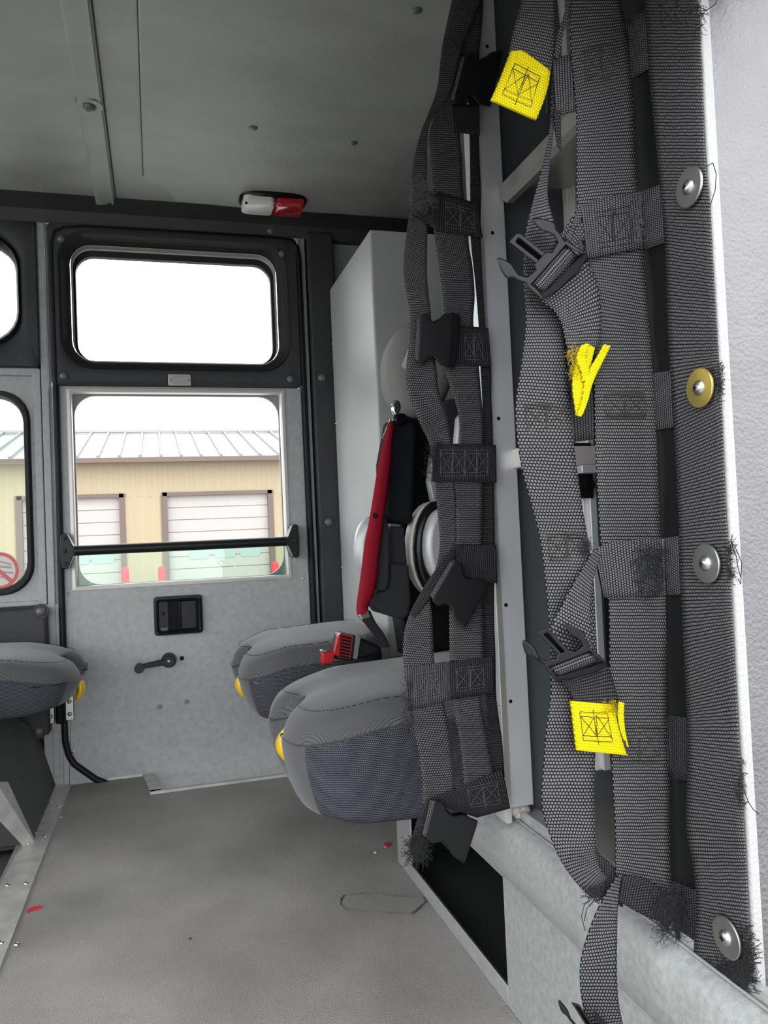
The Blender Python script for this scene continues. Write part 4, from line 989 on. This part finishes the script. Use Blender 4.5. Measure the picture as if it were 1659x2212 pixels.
stitches('stitching', NR, xbox(((1234, 1520), (1325, 1524), (1345, 1622), (1245, 1615))), t3, THK, l=.0132)
strap('tab_fold', [(1336, 1516, 1348, 1518, .013), (1334, 1545, 1347, 1545, .013), (1340, 1580, 1350, 1580, .013), (1352, 1612, 1358, 1615, .012)], t3, NR, YEL)
strap('tab_core', [(1326, 1520, 1334, 1522, .0125), (1333, 1560, 1340, 1560, .0125), (1344, 1600, 1350, 1600, .0125), (1352, 1628, 1358, 1630, .012)], t3, NR, THK)
frays('frayed_edge', NR, 1318, 1530, 26, 26, 40, 14, t3, .0125, YEL, r=.00025)
# bottom flap and its plug
strap('plug_strap', [(1465, 1960, 1440, 2010, .002), (1440, 1928, 1425, 1992, .003), (1400, 1900, 1385, 1975, .003), (1370, 1892, 1355, 1958, .004), (1345, 1891, 1336, 1946, .006)], rn, NR, WEBD, cols=8)
strap('plug_strap', [(1336, 1889, 1342, 1892, .008), (1312, 1925, 1336, 1930, .010), (1282, 1985, 1333, 1985, .011), (1258, 2060, 1332, 2050, .012), (1253, 2110, 1332, 2110, .012), (1258, 2165, 1336, 2165, .012), (1272, 2225, 1346, 2215, .012), (1290, 2260, 1358, 2250, .012)], rn, NR, cols=8)
plug((1243, 2219), (81, 25), (-56, -88), .018, NR, rn)
# washers and screws
for px, py, m in ((1490, 405, STEEL), (1513, 838, BRASS), (1527, 1217, STEEL), (1571, 2025, STEEL)): washer(px, py, m, rn)
# frays, loose threads, stitching
frays('fuzz', NR, 1405, 1230, 60, 95, 170, 26, rn, .004, THR, r=.00028)
frays('fuzz', NR, 1448, 1975, 44, 90, 200, 40, rn, .004, THR)
frays('fuzz', NR1, 1560, 2110, 110, 36, 260, 40, rn, .001, THR, r=.0004)
frays('fuzz', NR1, 1608, 2070, 24, 110, 130, 34, rn, .001, THR, r=.0004)
frays('fuzz', NR1, 1530, 2140, 36, 50, 120, 34, rn, .001, THR, r=.0005)
frays('fuzz', NR, 1380, 470, 10, 110, 60, 12, rn, .004, THRL, r=.00025)
frays('fuzz', NR, 1268, 1180, 14, 30, 50, 16, rn, .004, THR)
frays('fuzz', NR, 1290, 1932, 40, 14, 70, 26, rn, .002, THR, r=.0004)
frays('fuzz', NR1, 1509, 40, 8, 60, 40, 26, rn, .000, THR)
frays('fuzz', NR1, 1556, 825, 8, 80, 70, 12, rn, .000, THR)
frays('fuzz', NR1, 1578, 1210, 8, 90, 70, 20, rn, .000, THR)
frays('fuzz', NR1, 1600, 1690, 9, 100, 70, 16, rn, .000, THR)
thread('loose_thread', NR1, [(1525, 360), (1540, 352), (1547, 375), (1545, 410), (1534, 444)], rn)
thread('loose_thread', NR1, [(1508, 14), (1526, 22), (1545, 10), (1552, -10)], rn)
thread('loose_thread', NR1, [(1578, 1165), (1592, 1190), (1602, 1215), (1600, 1262), (1594, 1250)], rn)
thread('loose_thread', NR1, [(1579, 1170), (1590, 1200), (1594, 1225), (1601, 1250)], rn)
thread('loose_thread', NR1, [(1604, 1700), (1618, 1735), (1628, 1750), (1640, 1758)], rn)
thread('loose_thread', NR, [(1285, 1935), (1262, 1955), (1256, 1980), (1264, 2010)], rn)
thread('loose_thread', NR, [(1292, 1935), (1268, 1962), (1262, 1990)], rn)
for i, (a, b) in enumerate(((1540, 1555), (1525, 1535))):
    strap('frayed_tail', [(a - 6, 2100, a + 12, 2105, .002), (b - 16, 2130, b + 6, 2132, .002), (a - 22, 2160, a - 4, 2165, .002)], rn, NR1, THR)
for q in (((1258, 100), (1330, 90), (1345, 175), (1262, 175)), ((1300, 845), (1395, 845), (1400, 905), (1305, 905)), ((1130, 870), (1225, 870), (1230, 935), (1135, 935)), ((1330, 1555), (1430, 1555), (1430, 1650), (1335, 1650)), ((1180, 1150), (1265, 1150), (1270, 1215), (1185, 1215))):
    stitches('stitching', NR, xbox(q, .05), rn, THK, l=.0012)
stitches('stitching', NR, xbox(((1270, 450), (1370, 430), (1380, 535), (1280, 550)), .12), rn, THR, l=.0045)
stitches('stitching', NR1, xbox(((1420, 0), (1500, 0), (1490, 60), (1425, 60)), .05), rn, THK, l=.0015)
stitches('stitching', NR1, xbox(((1490, 800), (1545, 790), (1550, 830), (1500, 840)), .05), rn, THK, l=.0015)

ln_ = empty('strap_net', NL(980, 1820), 'narrower black strap net with four closed-end buckle sockets, left of the bright post', 'strap net')
strap('upright_strap', [(985, -60, 1055, -60, .004), (976, 0, 1041, 0, .004), (956, 96, 1000, 96, .004), (944, 190, 976, 190, .004), (925, 245, 938, 252, .004), (908, 289, 924, 289, .002), (891, 361, 922, 361, 0), (889, 433, 924, 433, -.001), (880, 490, 923, 498, -.001), (872, 561, 922, 587, 0), (874, 612, 925, 630, 0), (886, 683, 930, 675, 0), (884, 740, 934, 740, 0), (878, 794, 943, 800, 0), (883, 852, 949, 850, 0), (908, 916, 964, 890, 0), (926, 954, 974, 950, 0), (934, 1000, 978, 1000, -.001), (940, 1050, 982, 1050, 0), (945, 1100, 986, 1108, 0), (950, 1165, 985, 1165, 0), (946, 1210, 972, 1205, 0), (928, 1262, 950, 1265, 0), (906, 1288, 930, 1292, 0), (880, 1340, 933, 1330, 0), (871, 1391, 936, 1400, 0), (873, 1440, 940, 1440, -.001), (884, 1528, 959, 1518, 0), (897, 1590, 974, 1600, 0), (910, 1665, 980, 1660, 0), (914, 1740, 984, 1740, -.001)], ln_, NL, cols=7, wav=.0008)
strap('upright_strap', [(1000, -60, 1046, -60, -.004), (985, 60, 1040, 60, -.004), (975, 170, 1025, 170, -.004), (930, 275, 995, 275, 0), (930, 340, 998, 345, 0), (935, 409, 1000, 409, 0), (938, 498, 1009, 511, 0), (946, 561, 1020, 574, 0), (956, 637, 1025, 637, 0), (958, 673, 1022, 698, 0), (958, 740, 1030, 740, -.001), (961, 794, 1034, 792, 0), (974, 840, 1038, 840, 0), (989, 888, 1042, 890, 0), (993, 950, 1044, 954, 0), (980, 1043, 1043, 1043, 0), (985, 1110, 1042, 1110, 0), (985, 1172, 1041, 1172, 0), (975, 1250, 1042, 1250, -.001), (971, 1321, 1043, 1311, 0), (972, 1417, 1045, 1417, 0), (978, 1513, 1038, 1504, 0), (990, 1580, 1050, 1580, 0), (1000, 1660, 1064, 1660, 0), (1004, 1720, 1072, 1720, -.001)], ln_, NL, cols=7, wav=.0008)
def NL3(px, py, l=0): return AY(px, py, YNL + .006 - l)
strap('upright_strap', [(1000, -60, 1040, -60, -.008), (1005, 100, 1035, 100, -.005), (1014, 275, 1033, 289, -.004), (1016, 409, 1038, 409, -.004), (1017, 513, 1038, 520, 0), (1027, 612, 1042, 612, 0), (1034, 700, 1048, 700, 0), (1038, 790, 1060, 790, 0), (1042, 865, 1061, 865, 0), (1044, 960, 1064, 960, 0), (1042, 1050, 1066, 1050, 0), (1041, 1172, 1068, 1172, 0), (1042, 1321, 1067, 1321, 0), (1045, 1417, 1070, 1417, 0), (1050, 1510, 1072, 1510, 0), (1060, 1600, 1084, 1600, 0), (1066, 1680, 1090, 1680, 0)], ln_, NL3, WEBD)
def hl(tl, tr, br, bl, l, m=None): return hstrap(tl, tr, br, bl, l, ln_, NL, m or WEBD, cols=8)
hl((975, 226), (1034, 226), (1036, 292), (980, 285), .002)
hl((945, 414), (1032, 440), (1042, 514), (940, 498), .002)
hl((896, 400), (950, 420), (945, 498), (890, 462), .004)
hl((985, 702), (1054, 709), (1061, 792), (980, 788), .002)
hl((940, 958), (1071, 961), (1072, 1042), (932, 1040), .003)
hl((978, 1176), (1072, 1177), (1074, 1260), (985, 1255), .002)
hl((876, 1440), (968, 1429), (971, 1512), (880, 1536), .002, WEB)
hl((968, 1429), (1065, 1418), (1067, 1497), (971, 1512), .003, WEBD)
hl((918, 1730), (1085, 1662), (1102, 1746), (1030, 1766), .003)
strap('socket_strap', [(1008, 120, 985, 225, .004), (985, 115, 970, 220, .003), (965, 118, 955, 210, .001)], ln_, NL, WEBD)
strap('socket_strap', [(915, 1735, 945, 1725, .004), (905, 1760, 935, 1745, .005), (893, 1800, 925, 1800, .004), (888, 1835, 915, 1825, .003)], ln_, NL, WEBD)
strap('socket_strap', [(975, 1185, 985, 1200, .004), (945, 1225, 970, 1225, .006), (912, 1275, 930, 1290, .004), (885, 1325, 895, 1335, .002)], ln_, NL, WEBD)
socket((1006, 114), (978, 223), (1060, 231), (1087, 108), .008, NL, ln_)
socket((908, 678), (901, 785), (972, 793), (981, 676), .008, NL, ln_, tilt=-.001)
socket((983, 1208), (930, 1297), (1004, 1357), (1056, 1264), .010, NL, ln_)
socket((938, 1724), (917, 1812), (1003, 1866), (1033, 1773), .010, NL, ln_)
a = [(979, 676), (994, 680), (985, 790), (969, 793)]
G().prism([NL(x, y, .0175) for x, y in a], [NL(x, y, .006) for x, y in a]).mk('socket_mouth_side', PLASTB, ln_, bevel=.001)
frays('fuzz', NL, 912, 420, 34, 60, 120, 30, ln_, .006, THRL, r=.0003)
frays('fuzz', NL, 935, 1000, 20, 80, 90, 18, ln_, .006, THR)
frays('fuzz', NL, 880, 1530, 14, 120, 90, 16, ln_, .003, THR)
frays('fuzz', NL, 900, 1835, 26, 40, 140, 34, ln_, .005, THR, r=.0004)
frays('fuzz', NL, 1056, 1540, 16, 60, 50, 24, ln_, .003, THR)
thread('loose_thread', NL, [(875, 1545), (880, 1570), (895, 1600), (908, 1640)], ln_)
for q in (((955, 430), (1030, 450), (1036, 508), (955, 495)), ((1000, 715), (1045, 715), (1050, 785), (1000, 782)), ((945, 965), (1010, 965), (1010, 1035), (945, 1035)), ((1000, 965), (1060, 965), (1060, 1035), (1000, 1035)), ((890, 1450), (955, 1440), (955, 1510), (890, 1520)), ((980, 1440), (1050, 1430), (1055, 1490), (980, 1500)), ((1000, 1700), (1080, 1680), (1090, 1740), (1010, 1750))):
    stitches('stitching', NL, xbox(q, .1), ln_, THRL, r=.00025, l=.0048)

# ------------------------------------------------------------------ litter and marks on the floor
RC = mat('red_scrap', (.6, .02, .04), .5)
def scrap(nme, pts, m, h=.0015):
    a = [AZ(px, py, .0005) for px, py in pts]; return G().prism([v + Vector((0, 0, h)) for v in a], a).mk(nme, m)
tag(scrap('paper_scrap', [(58, 1968), (72, 1960), (88, 1957), (90, 1962), (74, 1966), (60, 1972)], RC), 'small red scrap on the floor near the left sill strip', 'litter')
tag(scrap('paper_scrap', [(828, 1824), (842, 1820), (846, 1826), (836, 1830)], RC), 'tiny red scrap on the floor under the near seat', 'litter')
def pebble(px, py, r, m, lb, nme='pebble'):
    p = AZ(px, py, 0); tag(G().dome(p, (0, 0, 1), r, r * .7, 8, 3).mk(nme, m, smooth=True), lb, 'litter')
ST_ = mat('pale_grit', (.5, .43, .33), .8)
pebble(132, 1766, .0035, ST_, 'pale grit crumb beside the far end of the left sill strip')
pebble(811, 1842, .0035, mat('white_grit', (.6, .6, .58), .6), 'white grit crumb on the floor below the near seat')
pebble(832, 1830, .0025, ST_, 'tan grit crumb touching the tiny red scrap')
pebble(411, 2028, .0025, DIRT, 'dark crumb in the middle of the floor')
fl = bpy.data.objects['floor']
g = G(); c = [(738, 1940), (744, 1932), (790, 1931), (860, 1935), (915, 1938), (922, 1948), (905, 1962), (890, 1975), (850, 1974), (800, 1970), (748, 1966), (736, 1955), (738, 1940)]
for k in range(3):
    g.tube([AZ(x + random.uniform(-3, 3), y + random.uniform(-2, 2), .0002) for x, y in c], .0009, 4)
g.mk('scuff_mark', mat('scuff_black', (.09, .088, .085), .7), fl)
